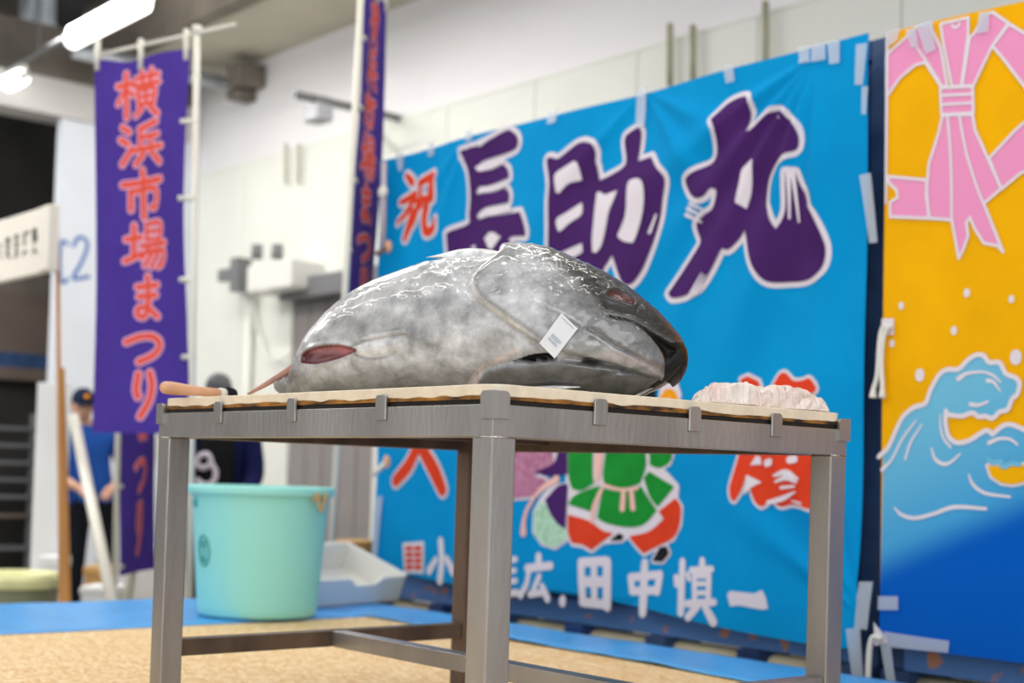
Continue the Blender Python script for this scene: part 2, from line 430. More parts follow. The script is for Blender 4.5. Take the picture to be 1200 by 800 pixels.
# door : grey leaves under a shutter box
door = bpy.data.objects.new('door_1', None); COL.objects.link(door); door.location = (dx0, WY, FLOOR); door['kind'] = 'structure'; ORG[door] = (dx0, WY, FLOOR)
zb = at_y(400, 347, WY)[2]
MB().box(dx0 + .02, dx1 + .3, WY - .14, WY, zb, dz).build('shutter_box', M_greymetal, door, bevel=.01)
nleaf = 5
for i in range(nleaf):
    a = dx0 + (dx1 - dx0) * i / nleaf; b_ = dx0 + (dx1 - dx0) * (i + 1) / nleaf
    MB().box(a + .006, b_ - .006, WY + .02, WY + .05, FLOOR, zb).build('door_leaf', mat('door_grey', S(142, 136, 134), .6, var=.08, scale=3), door, bevel=.005)
MB().box(dx0 - .02, dx1 + .02, WY + .045, WY + .06, FLOOR, dz).build('door_back', M_greymetal, door)
# end wall (faces the camera, carries C2) and the pale beam across it
e0 = at_x(65, 300, WX)[1]
endw = struct('wall_end', MB().box(WX - .07, WX, e0, WY + .3, FLOOR, CZ + .2), M_pillar)
zbt = at_x(50, 133, WX)[2]; zbt2 = at_x(50, 99, WX)[2]
struct('trim_2', MB().box(WX - .3, WX + .04, 1.0, WY, zbt, zbt2 + .06), M_beam)
struct('trim_3', MB().box(WX - .35, WX + .02, 1.0, WY, zbt2 + .06, zbt2 + .5), M_beamdk)
# soffit beside the wall and the darker, higher roof beyond
struct('ceiling', MB().box(WX - .4, 1.4, 5.24, WY + .3, CZ, CZ + .18), M_ceil)
struct('trim_4', MB().box(WX - .4, 1.4, 5.1, 5.25, CZ - .02, CZ + .55), M_beamdk)
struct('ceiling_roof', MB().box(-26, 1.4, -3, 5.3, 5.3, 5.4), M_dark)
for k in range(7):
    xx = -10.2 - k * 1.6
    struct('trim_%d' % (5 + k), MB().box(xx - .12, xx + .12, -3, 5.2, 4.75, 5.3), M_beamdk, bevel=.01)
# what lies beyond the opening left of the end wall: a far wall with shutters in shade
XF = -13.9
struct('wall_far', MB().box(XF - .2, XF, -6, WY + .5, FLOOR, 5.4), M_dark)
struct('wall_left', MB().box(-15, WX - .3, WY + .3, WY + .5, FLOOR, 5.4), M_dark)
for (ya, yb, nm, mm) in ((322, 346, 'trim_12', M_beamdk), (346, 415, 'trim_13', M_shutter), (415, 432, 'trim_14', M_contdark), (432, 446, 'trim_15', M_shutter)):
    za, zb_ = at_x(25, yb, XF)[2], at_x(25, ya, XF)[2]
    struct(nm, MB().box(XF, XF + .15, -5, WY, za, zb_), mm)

# letters C2 on the end wall
SE = Surf(lambda px, py: at_x(px, py, WX)[1:], lambda u, v, e: (WX + e, u, v))
glyph(SE, endw, 'letter', strokes=[([(79, 286), (76, 283), (72, 284), (70, 296), (70, 316), (71, 328), (75, 331), (79, 327)], 4.2)], colour=M_bluepaint, grid=0)
glyph(SE, endw, 'letter', strokes=[([(86, 288), (90, 280), (96, 278), (102, 284), (101, 294), (94, 310), (86, 326), (104, 324)], 4.2)], colour=M_bluepaint, grid=0)

# ================================================================== stage
SX0, SX1, SY0, SY1 = -5.40, -.9, -.7, 3.49
stage = bpy.data.objects.new('stage_platform', None); COL.objects.link(stage); stage.location = (-3, 1.4, FLOOR); ORG[stage] = (-3, 1.4, FLOOR)
stage['kind'] = 'structure'
MB().box(SX0, SX1, SY0, SY1, -.09, -.018).build('deck_frame', M_timber, stage)
for x in np.linspace(SX0 + .05, SX1 - .05, 6):
    for y in (SY0 + .05, 1.4, SY1 - .05):
        MB().box(x - .045, x + .045, y - .045, y + .045, FLOOR, -.09).build('stage_leg', M_timber, stage)
ys = [2.10 - .91 * 4, 2.10 - .91 * 3, 2.10 - .91 * 2, 2.10 - .91, 2.10, 2.10 + .91, 3.48]
for j in range(len(ys) - 1):
    off = -.55 if j % 2 else .36
    xx = SX0 + off - 1.2
    while xx < SX1:
        a, b_ = max(xx, SX0), min(xx + 1.82, SX1); ya, yb = max(ys[j], SY0), min(ys[j + 1], SY1)
        if b_ - a > .03 and yb - ya > .03:
            MB().box(a + .003, b_ - .003, ya + .003, yb - .003, -.018, 0).build('osb_panel', M_osb, stage, bevel=.0015, seg=1)
        xx += 1.82
# blue tarpaulin laid in two strips round the stage's back edges
IX, IY = -4.55, 3.17
def sheet_h(x, y):
    return .004 + .010 * max(0, vnoise(x * 5, y * 5, 3) - .45) + .006 * max(0, vnoise(x * 13, y * 11, 5) - .5)
def jag(t, s): return .035 * (vnoise(t * 2.2, .5, s) - .5)
mb = MB()
def s1(u, v):
    y = SY0 + (SY1 + .02 - SY0) * v; e = IX + jag(y, 2) - .10 * max(0, (1.9 - y)) * .3; x = SX0 - .02 + (e - SX0 + .02) * u
    return (x, y, sheet_h(x, y) * (0.3 if u > .97 else 1))
mb.grid(s1, 26, 130)
def s2(u, v):
    x = IX - .2 + (SX1 - IX + .2) * u; e = IY + jag(x, 7) - (.07 * max(0, x + 3.2)); y = e + (SY1 + .02 - e) * v
    return (x, y, sheet_h(x, y) + .0015)
mb.grid(s2, 120, 14)
tarp = mb.build('tarpaulin', M_sheet, smooth=True, solid=.002, off=1)
tag(tarp, 'bright blue plastic tarpaulin laid in strips along the back edges of the stage', 'tarpaulin')

# ================================================================== work table
TX0, TX1, TY0, TY1, TZ = -2.958, -1.781, 1.482, 2.435, .678
RH = .054; LW = .052
tbl = thing('work_table', 'grey steel work table holding the tuna on its cutting board', 'table', ((TX0 + TX1) / 2, (TY0 + TY1) / 2, 0))
for (x, y, i) in ((TX0, TY0, 0), (TX1 - LW, TY0, 1), (TX1 - LW, TY1 - LW, 2), (TX0, TY1 - LW - .042, 3)):
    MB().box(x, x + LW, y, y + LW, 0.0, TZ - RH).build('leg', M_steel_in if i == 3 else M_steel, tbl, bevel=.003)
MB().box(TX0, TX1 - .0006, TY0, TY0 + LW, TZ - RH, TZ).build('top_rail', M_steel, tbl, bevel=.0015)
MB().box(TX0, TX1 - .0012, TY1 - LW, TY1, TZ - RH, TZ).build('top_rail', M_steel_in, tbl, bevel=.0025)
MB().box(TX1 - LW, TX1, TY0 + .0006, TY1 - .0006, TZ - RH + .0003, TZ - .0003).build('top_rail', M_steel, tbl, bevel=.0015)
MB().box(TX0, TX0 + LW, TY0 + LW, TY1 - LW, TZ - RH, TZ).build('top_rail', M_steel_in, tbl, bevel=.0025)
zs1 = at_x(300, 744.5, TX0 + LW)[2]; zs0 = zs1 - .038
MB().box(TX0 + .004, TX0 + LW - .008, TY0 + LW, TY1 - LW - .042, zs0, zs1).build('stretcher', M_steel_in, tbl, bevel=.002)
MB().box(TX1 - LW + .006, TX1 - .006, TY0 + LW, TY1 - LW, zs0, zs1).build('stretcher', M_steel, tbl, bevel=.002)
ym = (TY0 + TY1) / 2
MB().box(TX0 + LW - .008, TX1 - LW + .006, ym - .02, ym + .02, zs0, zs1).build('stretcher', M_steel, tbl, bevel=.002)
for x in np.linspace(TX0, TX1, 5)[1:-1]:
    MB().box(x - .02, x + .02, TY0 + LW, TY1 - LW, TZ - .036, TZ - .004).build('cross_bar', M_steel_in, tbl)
# weld beads
for (x, y) in ((TX1, TY0), (TX0, TY0), (TX1, TY1)):
    a = [(x, y + (LW if y == TY0 else -LW), TZ - RH), (x, y, TZ - RH), (x + (-LW if x == TX1 else LW), y, TZ - RH)]
    MB().tube(a, .0012, 6).build('weld_bead', M_blade, tbl, smooth=True)

def rounded_plate(w, h, r, t):   # plate standing in the XZ plane, top corners rounded
    pts = [(-w / 2, 0), (w / 2, 0)]
    for k in range(6): a = math.pi / 2 * k / 5; pts.append((w / 2 - r + r * math.cos(a), h - r + r * math.sin(a)))
    for k in range(6): a = math.pi / 2 * (1 + k / 5); pts.append((-w / 2 + r + r * math.cos(a), h - r + r * math.sin(a)))
    n = len(pts); b = MB()
    b.add([(x, -t, z) for x, z in pts] + [(x, 0, z) for x, z in pts],
          [tuple(range(n)), tuple(range(2 * n - 1, n - 1, -1))] + [(i, (i + 1) % n, n + (i + 1) % n, n + i) for i in range(n)])
    return b
CH = .046; CZ0 = TZ - .024
def clip(x, y, side, w=.032, name='board_clip'):
    b = rounded_plate(w, CH, .009, .005); o = []
    for (px_, py_, pz_) in b.v:
        if side == 's': o.append((x + px_, y + py_, CZ0 + pz_))
        elif side == 'n': o.append((x + px_, y - py_, CZ0 + pz_))
        elif side == 'e': o.append((x - py_, y + px_, CZ0 + pz_))
        else: o.append((x + py_, y + px_, CZ0 + pz_))
    b.v = o; return b.build(name, M_steel, tbl, bevel=.001, seg=1)
for px_ in (257, 343, 448): clip(at_y(px_, 480, TY0)[0], TY0, 's')
for py_ in (702.5, 813, 909): clip(TX1, at_x(py_, 490, TX1)[1], 'e')
for k in (.25, .5, .75): clip(TX0 + (TX1 - TX0) * k, TY1, 'n'); clip(TX0, TY0 + (TY1 - TY0) * k, 'w')
for (x, y, sa, sb) in ((TX1, TY0, 's', 'e'), (TX0, TY0, 's', 'w'), (TX1, TY1, 'n', 'e'), (TX0, TY1, 'n', 'w')):
    w = .032; r_ = .009; t_ = .005; sx = -1 if x == TX1 else 1; sy = 1 if y == TY0 else -1
    prof = [(0, 0), (w, 0), (w, CH - r_)] + [(w - r_ + r_ * math.cos(k * math.pi / 10), CH - r_ + r_ * math.sin(k * math.pi / 10)) for k in range(1, 6)] + [(0, CH)]
    b = MB(); n = len(prof)
    fcs = [tuple(range(n)), tuple(range(2 * n - 1, n - 1, -1))] + [(i, (i + 1) % n, n + (i + 1) % n, n + i) for i in range(n)]
    b.add([(x + sx * (a - t_), y - sy * t_, CZ0 + z) for a, z in prof] + [(x + sx * (a - t_), y, CZ0 + z) for a, z in prof], fcs)
    b.add([(x - sx * t_, y + sy * a, CZ0 + z) for a, z in prof] + [(x, y + sy * a, CZ0 + z) for a, z in prof], fcs)
    b.build('corner_bracket', M_steel, tbl)

# cutting board
BT = TZ + .0335
brd = thing('cutting_board', 'thick cream plastic cutting board with dark stained underside on the steel table', 'board', ((TX0 + TX1) / 2, (TY0 + TY1) / 2, TZ))
def board_layer(z0, z1, inset, rad, wob, seed):
    pts = []
    x0, x1, y0, y1 = TX0 + inset, TX1 - inset, TY0 + inset, TY1 - inset
    for (cx, cy, a0) in ((x1 - rad, y0 + rad, -90), (x1 - rad, y1 - rad, 0), (x0 + rad, y1 - rad, 90), (x0 + rad, y0 + rad, 180)):
        for k in range(8):
            a = math.radians(a0 + 90 * k / 7); pts.append((cx + rad * math.cos(a), cy + rad * math.sin(a)))
    out = []
    for i, p in enumerate(pts):
        q = pts[(i + 1) % len(pts)]; L = math.hypot(q[0] - p[0], q[1] - p[1]); n = max(1, int(L / .012))
        for k in range(n): out.append((p[0] + (q[0] - p[0]) * k / n, p[1] + (q[1] - p[1]) * k / n))
    n = len(out); b = MB()
    lo = [(x, y, z0 + wob * (vnoise(i * .35, 0, seed) - .5) * 2) for i, (x, y) in enumerate(out)]
    hi = [(x, y, z1 + .15 * wob * (vnoise(i * .8, 9, seed) - .5)) for i, (x, y) in enumerate(out)]
    b.add(lo + hi, [tuple(range(n - 1, -1, -1)), tuple(range(n, 2 * n))] + [(i, (i + 1) % n, n + (i + 1) % n, n + i) for i in range(n)])
    return b
board_layer(TZ + .0145, BT, .004, .035, .0025, 1).build('board_top', M_board, brd, bevel=.002, seg=2)
board_layer(TZ + .0085, TZ + .0168, .0045, .03, .0, 4).build('stained_layer', M_boarddirt, brd)
board_layer(TZ + .0005, TZ + .009, .007, .03, .0, 6).build('dark_underlayer', M_boardcore, brd)

# ================================================================== tuna
TB = BT + .0005
def Dt(u): return 3.10 - (np.asarray(u, float) - 330) / 475 * .38
TOP = [(328, 461), (331, 452), (338, 440), (345, 424), (352, 406), (362, 389), (377, 371), (395, 355), (415, 341), (440, 328), (470, 317), (500, 308), (527, 303), (550, 301), (575, 297), (600, 292), (615, 291), (640, 295), (670, 305), (700, 319), (725, 333), (745, 347), (765, 364), (785, 384), (797, 399), (803, 413), (805, 421)]
BOT = [(328, 466), (340, 475), (360, 478), (560, 478), (690, 474), (735, 470), (760, 461), (785, 449), (798, 438), (803, 430), (805, 424)]
HD = [(328, .012), (334, .035), (345, .06), (365, .10), (400, .14), (470, .175), (560, .19), (640, .185), (700, .155), (745, .115), (775, .075), (795, .042), (803, .02), (805, .008)]
def sdf_poly(X, Y, poly):
    d = np.full(X.shape, 1e18); inside = np.zeros(X.shape, bool); n = len(poly)
    for i in range(n):
        ax, ay = poly[i]; bx, by = poly[(i + 1) % n]
        ex, ey = bx - ax, by - ay; wx, wy = X - ax, Y - ay
        t = np.clip((wx * ex + wy * ey) / (ex * ex + ey * ey + 1e-9), 0, 1)
        d = np.minimum(d, (wx - ex * t) ** 2 + (wy - ey * t) ** 2)
        c = ((ay <= Y) & (by > Y)) | ((by <= Y) & (ay > Y))
        inside ^= c & (X < ax + (Y - ay) / (by - ay + 1e-12) * ex)
    d = np.sqrt(d); return np.where(inside, -d, d)
def dline(X, Y, pts):
    d = np.full(X.shape, 1e18)
    for (ax, ay), (bx, by) in zip(pts[:-1], pts[1:]):
        ex, ey = bx - ax, by - ay; t = np.clip(((X - ax) * ex + (Y - ay) * ey) / (ex * ex + ey * ey), 0, 1)
        d = np.minimum(d, (X - ax - ex * t) ** 2 + (Y - ay - ey * t) ** 2)
    return np.sqrt(d)
def sst(x): x = np.clip(x, 0, 1); return x * x * (3 - 2 * x)
def smooth_pts(pts, per=6): return [tuple(p[:2]) for p in catmull(pts, per)]

OPERC_E = smooth_pts([(584, 296), (572, 305), (561, 314), (553, 324), (551, 333), (556, 345), (566, 356), (582, 368), (600, 380), (616, 391), (634, 402), (655, 411), (690, 420), (722, 428), (760, 440)])
OPERC = OPERC_E + [(900, 480), (900, 200), (584, 200)]
PLATE_E = smooth_pts([(545, 462), (553, 447), (564, 436), (585, 428), (606, 425), (650, 422), (690, 424), (712, 427), (745, 436)])
PLATE = PLATE_E + [(775, 443), (900, 462), (900, 560), (545, 560)]
SLIT = smooth_pts([(598, 425), (622, 417), (640, 414.5), (652, 418), (648, 422), (625, 424.5), (598, 425)])
NOTCH = [(676, 425), (690, 418.5), (710, 425), (694, 428)]
CUT = smooth_pts([(352, 425), (354, 414), (366, 407), (385, 403.5), (400, 404), (418, 410), (404, 418), (385, 424), (366, 427), (352, 425)])
EYE = smooth_pts([(711, 347), (716, 342), (727, 343), (737, 348), (743, 355), (739, 357.5), (727, 353), (717, 350.5), (711, 347)])
MOUTH = smooth_pts([(704, 367), (716, 371), (737, 375.5), (757, 386), (778, 398.5), (794, 408), (800.5, 416), (801, 426), (797, 436), (785, 445), (770, 452), (757, 459), (762, 452), (774, 444), (778.5, 432), (777, 418), (768, 403), (754, 388), (738, 378), (716, 374), (704, 367)])
LOWJAW = smooth_pts([(704, 369), (737, 378), (753, 388), (767, 403), (776.5, 418), (778, 432), (773, 444), (760, 454), (742, 466)]) + [(700, 480), (640, 440), (660, 400)]
LIP = [(703, 362), (710, 368), (735, 372.5), (757, 382), (778, 394), (796, 405)]
JAWLN = [(684, 383), (700, 391), (720, 405), (738, 414), (757, 424), (775, 432)]
JAWLN2 = [(620, 353), (640, 359), (655, 365), (668, 372), (684, 382)]
JAWLN3 = [(655, 446), (690, 441), (730, 434), (760, 430)]
SNOUT = [(604, 287), (640, 306), (676, 330), (698, 352), (704, 366), (737, 374), (785, 402), (800, 412), (830, 430), (840, 400), (760, 330), (680, 285)]
RIM = [(804, 412), (804, 429), (798, 439), (785, 449), (765, 459), (748, 467)]
FIN1 = smooth_pts([(424, 396), (440, 391), (470, 387), (474, 389), (452, 395), (430, 398), (424, 396)])
FIN2 = smooth_pts([(414, 408), (430, 402), (452, 397), (472, 395), (476, 402), (462, 412), (444, 417), (424, 416), (414, 408)])
MEMB = smooth_pts([(545, 456), (553, 441), (566, 427), (585, 417), (603, 408), (607, 413), (590, 423), (568, 434), (556, 452), (545, 456)])

def build_tuna():
    NU, NV = 430, 260
    t = .5 - .5 * np.cos(np.linspace(0, math.pi, NU)); lin = np.linspace(0, 1, NU); t = .45 * t + .55 * lin
    u = 328 + (805 - 328) * t
    top = np.interp(u, *zip(*[(p[0], p[1]) for p in smooth_pts(TOP, 8)]))
    bot = np.interp(u, *zip(*BOT)); hd = np.interp(u, *zip(*[(p[0], p[1]) for p in smooth_pts(HD, 8)])) * 1.0
    V = np.zeros((NU, NV, 3)); ang = np.linspace(0, 2 * math.pi, NV, endpoint=False)
    for i in range(NU):
        D = float(Dt(u[i])); pt = at_d(u[i], top[i], D); pb = at_d(u[i], bot[i], D)
        pb[2] = max(pb[2], TB); zc = (pt[2] + pb[2]) / 2; rz = max(.002, (pt[2] - pb[2]) / 2)
        c = (pt + pb) / 2; n = 2.25
        ca, sa = np.cos(ang), np.sin(ang)
        hx = np.sign(ca) * np.abs(ca) ** (2 / n); hz = np.sign(sa) * np.abs(sa) ** (2 / n)
        P = c[None, :] + hd[i] * hx[:, None] * F0[None, :]; P[:, 2] = zc + rz * hz
        V[i] = P
    fr = (np.cos(ang) < 0.2)[None, :] * np.ones((NU, 1), bool)      # camera side
    px, py = project(V.reshape(-1, 3)); px = px.reshape(NU, NV); py = py.reshape(NU, NV)
    mask = sst((.30 - np.cos(ang)) / .45)[None, :]
    h = np.zeros((NU, NV))
    d = sdf_poly(px, py, OPERC); a = np.minimum(d, 0)
    h += .015 * (1 - np.exp(a / 2.0)) * np.exp(a / 60) - .006 * np.exp(-np.maximum(d, 0) / 5) * (d > 0)
    d = sdf_poly(px, py, PLATE); dP = d; a = np.minimum(d, 0)
    h += (.013 * (1 - np.exp(a / 3.0)) * np.exp(a / 80) - .004 * np.exp(-np.maximum(d, 0) / 4) * (d > 0)) * sst((765 - px) / 50)
    dS = sdf_poly(px, py, SLIT); h -= .020 * sst((1.0 - dS) / 3)
    dN = sdf_poly(px, py, NOTCH); h -= .008 * sst((1.0 - dN) / 3)
    dC = sdf_poly(px, py, CUT); h -= .016 * sst((.8 - dC) / 5); h += .003 * np.exp(-(np.maximum(dC, 0) / 3) ** 2) * (dC > 0)
    dE = sdf_poly(px, py, EYE); h -= .007 * sst((.8 - dE) / 3); h += .0035 * np.exp(-((dE - 3) / 2.5) ** 2)
    dM = sdf_poly(px, py, MOUTH); h -= .014 * sst((.6 - dM) / 7) * sst((dline(px, py, RIM + [(804, 412), (797, 399), (785, 384)]) - 4) / 9)
    dJ = sdf_poly(px, py, LOWJAW); a = np.minimum(dJ, 0)
    h += .006 * (1 - np.exp(a / 5)) * np.exp(a / 30)
    h += .0040 * np.exp(-(dline(px, py, LIP) / 2.6) ** 2)
    h += .0030 * np.exp(-(dline(px, py, RIM) / 2.4) ** 2)
    h -= .0040 * np.exp(-(dline(px, py, JAWLN) / 2.2) ** 2); h += .0022 * np.exp(-(dline(px, py - 4, JAWLN) / 2.2) ** 2)
    h += .0034 * np.exp(-(dline(px, py, JAWLN2) / 1.8) ** 2) + .004 * np.exp(-(dline(px, py, [(600, 381), (622, 392), (640, 400), (668, 408)]) / 2.2) ** 2)
    h -= .0020 * np.exp(-(dline(px, py, JAWLN3) / 2.0) ** 2)
    dF1 = sdf_poly(px, py, FIN1); dF2 = sdf_poly(px, py, FIN2)
    h += .0035 * sst((-dF1) / 3) + .0035 * sst((-dF2) / 5) * sst((482 - px) / 30) + .0015 * (dF2 < 0) * np.sin((py - .15 * (px - 414)) * 1.6) - .003 * np.exp(-((dF2 - 2) / 2) ** 2)
    # folds of loose skin, fine wrinkles
    h += .0015 * (vnoise(px / 26, py / 14, 11) - .5) * 2 + .0010 * (vnoise(px / 9 + py / 30, py / 5, 12) - .5) * 2
    wr = sst((px - 590) / 40) * sst((730 - px) / 40) * sst((352 - py) / 25)
    h += .0022 * wr * (vnoise(px / 7, py / 3, 13) - .5) * 2
    wr2 = sst((px - 470) / 20) * sst((575 - px) / 20) * sst((330 - py) / 12); h += .0015 * wr2 * (vnoise(px / 6, py / 4, 14) - .5) * 2
    h *= mask; edge = sst((u - 328) / 8) ; h *= edge[:, None]
    nrm = -F0[None, None, :] * 1.0
    # outward: mostly towards the viewer side, tilted with the section
    ox = np.cos(ang)[None, :, None] * F0[None, None, :] * 1.0; oz = np.zeros((1, NV, 3)); oz[0, :, 2] = np.sin(ang)
    nn = ox + oz * .6; nn = nn / np.linalg.norm(nn, axis=2, keepdims=True)
    V = V + nn * h[:, :, None]
    V[:, :, 2] = np.maximum(V[:, :, 2], TB)
    # pigment, plus some painted-in shade
    def mixc(c, col, k): return c * (1 - k[..., None]) + np.array(col) * k[..., None]
    c = np.zeros((NU, NV, 3)) + np.array((.57, .57, .58))
    c = mixc(c, (.25, .24, .225), .8 * sst((py - 418) / 34) * (px < 640))  # shade on the lower belly painted in as a darker tone
    c = mixc(c, (.15, .146, .143), sst((px - 615) / 90) * .85)
    pat = vnoise(px / 38 + 3, py / 20, 31) * .6 + vnoise(px / 15, py / 9, 32) * .4
    c = c * (.50 + .92 * pat)[..., None]
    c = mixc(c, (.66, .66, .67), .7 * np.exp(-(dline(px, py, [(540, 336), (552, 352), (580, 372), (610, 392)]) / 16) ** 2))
    c = mixc(c, (.10, .085, .08), .92 * sst((8 - sdf_poly(px, py, SNOUT)) / 16) * sst((px - 606) / 50))
    c = mixc(c, (.018, .015, .014), sst((px - 640) / 70) * sst((1 - sdf_poly(px, py, SNOUT)) / 6))
    c = mixc(c, (.10, .096, .092), .88 * sst((-dP + 1) / 5) * sst((px - 553) / 16) * sst((790 - px) / 40))
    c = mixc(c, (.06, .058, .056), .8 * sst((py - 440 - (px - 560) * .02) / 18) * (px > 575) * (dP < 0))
    c = mixc(c, (.62, .61, .60), .6 * np.exp(-(dline(px, py, JAWLN2) / 1.6) ** 2)); c = mixc(c, (.05, .048, .046), .6 * np.exp(-(dline(px, py, JAWLN) / 2.0) ** 2)); c = mixc(c, (.55, .54, .53), .5 * np.exp(-(dline(px, py - 5, JAWLN) / 2.2) ** 2))
    c = mixc(c, (.68, .57, .53), .85 * sst((2 - sdf_poly(px, py, MEMB)) / 4))
    c = mixc(c, (.50, .49, .48), .6 * sst(-sdf_poly(px, py, [(655, 395), (700, 400), (745, 425), (735, 432), (700, 420), (668, 412)]) / 5 + .5))
    c = mixc(c, (.58, .45, .42), .5 * np.exp(-(dline(px, py, [(712, 416), (738, 420), (770, 430)]) / 5) ** 2))
    c = mixc(c, (.10, .095, .09), .55 * np.exp(-((sdf_poly(px, py, OPERC) + 6) / 3.5) ** 2) * (px < 640))  # shadow beside the gill cover's edge painted as a dark band
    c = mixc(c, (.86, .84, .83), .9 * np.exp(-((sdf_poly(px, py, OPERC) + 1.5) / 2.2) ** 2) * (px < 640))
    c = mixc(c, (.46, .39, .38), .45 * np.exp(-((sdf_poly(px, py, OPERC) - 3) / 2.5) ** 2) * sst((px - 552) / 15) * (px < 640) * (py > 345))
    c = mixc(c, (.20, .195, .19), .7 * np.exp(-((dF2 - 2.5) / 1.8) ** 2) * sst((470 - px) / 25)); c = mixc(c, (.20, .195, .19), .7 * np.exp(-((dF1 - 1.5) / 1.5) ** 2))
    c = mixc(c, (.80, .80, .80), .75 * sst(1 - dF2 / 3) * sst((484 - px) / 30) + .4 * sst(1 - dF1 / 3) * (1 - sst(1 - dF2 / 4)))
    c = mixc(c, (.16, .03, .035), sst((1 - dC) / 2)); c = mixc(c, (.42, .12, .12), sst((.5 - dC) / 4) * sst((418 - py - (px - 385) * -.12) / 8) * (dC < 0))
    c = mixc(c, (.02, .015, .012), sst((2.5 - np.hypot(px - 356, py - 423)) / 2))
    c = mixc(c, (.015, .012, .012), sst((.8 - dS) / 2)); c = mixc(c, (.05, .045, .045), sst((.8 - dN) / 2))
    c = mixc(c, (.12, .022, .02), sst((1 - dE) / 2)); c = mixc(c, (.05, .055, .07), sst((1 - dE) / 2) * sst((py - 349 - (px - 727) * .35) / 2))
    c = mixc(c, (.012, .012, .013), sst((1.2 - dM) / 2))
    c = mixc(c, (.09, .06, .05), np.exp(-(dline(px, py, RIM) / 2.5) ** 2))
    c = mixc(c, (.02, .018, .018), sst((px - 782) / 8) * sst((py - 405) / 8) * (np.abs(dline(px, py, RIM)) > 2.5))
    back = sst((np.cos(ang) - .1) / .5)[None, :] * np.ones((NU, 1))
    c = mixc(c, (.07, .075, .09), back)
    b = MB(); W = V.reshape(-1, 3)
    fs = []
    for i in range(NU - 1):
        o = i * NV
        for k in range(NV):
            k2 = (k + 1) % NV; fs.append((o + k, o + k2, o + NV + k2, o + NV + k))
    fs.append(tuple(range(NV))); fs.append(tuple((NU - 1) * NV + k for k in range(NV - 1, -1, -1)))
    b.v = [tuple(p) for p in W]; b.f = fs
    dark = ((dM < .5) | ((px > 784) & (py > 402)) | (dS < 0)) & (np.cos(ang) < .3)[None, :]
    sn = (sdf_poly(px, py, SNOUT) < -1.5) & (px > 700)
    kind = np.where(dark, 1, np.where(sn, 2, 0))
    return b, c.reshape(-1, 3), kind.reshape(-1)
ctr = at_d(560, 460, float(Dt(560)))
tuna = thing('tuna', 'large whole silver tuna with open dark mouth lying on the cutting board', 'fish', (ctr[0], ctr[1], TB))
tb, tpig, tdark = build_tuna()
TUNA_MIN = TB
M_mouth = mat('mouth_lining', S(24, 22, 22), .42, spec=.3, bump=.2, bscale=60)
M_snout = attr_mat('tuna_snout_skin', rough=.38, metal=0., coat=.30, mott=.5, mscale=30, bump=.2, bscale=90)
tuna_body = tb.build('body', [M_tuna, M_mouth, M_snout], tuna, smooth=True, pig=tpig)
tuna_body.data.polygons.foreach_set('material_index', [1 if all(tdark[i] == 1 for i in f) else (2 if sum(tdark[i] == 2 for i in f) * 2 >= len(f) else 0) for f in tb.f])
bvh = BVHTree.FromPolygons([Vector(p) for p in tb.v], tb.f)
def on_tuna(px, py, lift=.002):
    d = Vector(ray(px, py)).normalized(); hit = bvh.ray_cast(Vector(CAM), d)
    if hit[0] is None: return at_d(px, py, float(Dt(px)))
    return np.array(hit[0] - d * lift)
# pectoral fin standing up behind the gill cover
def leaf(name, outline, dfn, th, m, parent, pig=None):
    """thin solid blade: outline in photo pixels at its own distance dfn(px)"""
    n = len(outline); cx = sum(p[0] for p in outline) / n; cy = sum(p[1] for p in outline) / n
    fv = []; bv = []
    for p in outline: q = at_d(p[0], p[1], dfn(p[0])); fv.append(q); bv.append(q + F0 * th * .3)
    fc = at_d(cx, cy, dfn(cx)) - F0 * th; bc = fc + F0 * 2 * th
    b = MB(); vs = fv + bv + [fc, bc]; fs = []
    for i in range(n):
        j = (i + 1) % n; fs += [(i, j, 2 * n), (n + j, n + i, 2 * n + 1), (i, n + i, n + j, j)]
    b.add(vs, fs); return b.build(name, m, parent, smooth=True, pig=[pig] * len(vs) if pig else None)
PFIN = smooth_pts([(499, 301.5), (520, 296.5), (541, 291.5), (562, 291), (580, 293.5), (594, 297), (596, 302), (580, 307), (556, 312), (532, 313), (521, 305), (508, 302), (499, 301.5)], 4)[:-1]
leaf('pectoral_fin', PFIN, lambda x: float(Dt(x)) - .04, .007, M_tuna, tuna, (.90, .90, .90))
# anal fin trailing off the tail end, stump of the tail
b = MB(); pts = [at_d(x, y, float(Dt(340)) - .02) for x, y in [(349, 427), (338, 434), (322, 444), (305, 454), (290, 462)]]
b.tube(pts, [.008, .0075, .0065, .005, .0025], 10); b.v = [(x, y, max(z, TB)) for x, y, z in b.v]
b.build('anal_fin', mat('pinkish_fin', S(176, 128, 112), .5, var=.2, scale=30), tuna, smooth=True)
b = MB(); p = at_d(338, 452, float(Dt(336)) - .025)
b.ellipsoid(p, (.024, .03, .021), 18, 12, lambda d: 1 + .18 * math.sin(5 * d[0] + 3 * d[2]) * math.cos(4 * d[1]))
b.v = [(x, y, max(z, TB)) for x, y, z in b.v]
b.build('tail_stump', M_tuna, tuna, smooth=True, pig=[(.22, .21, .19)] * len(b.v))
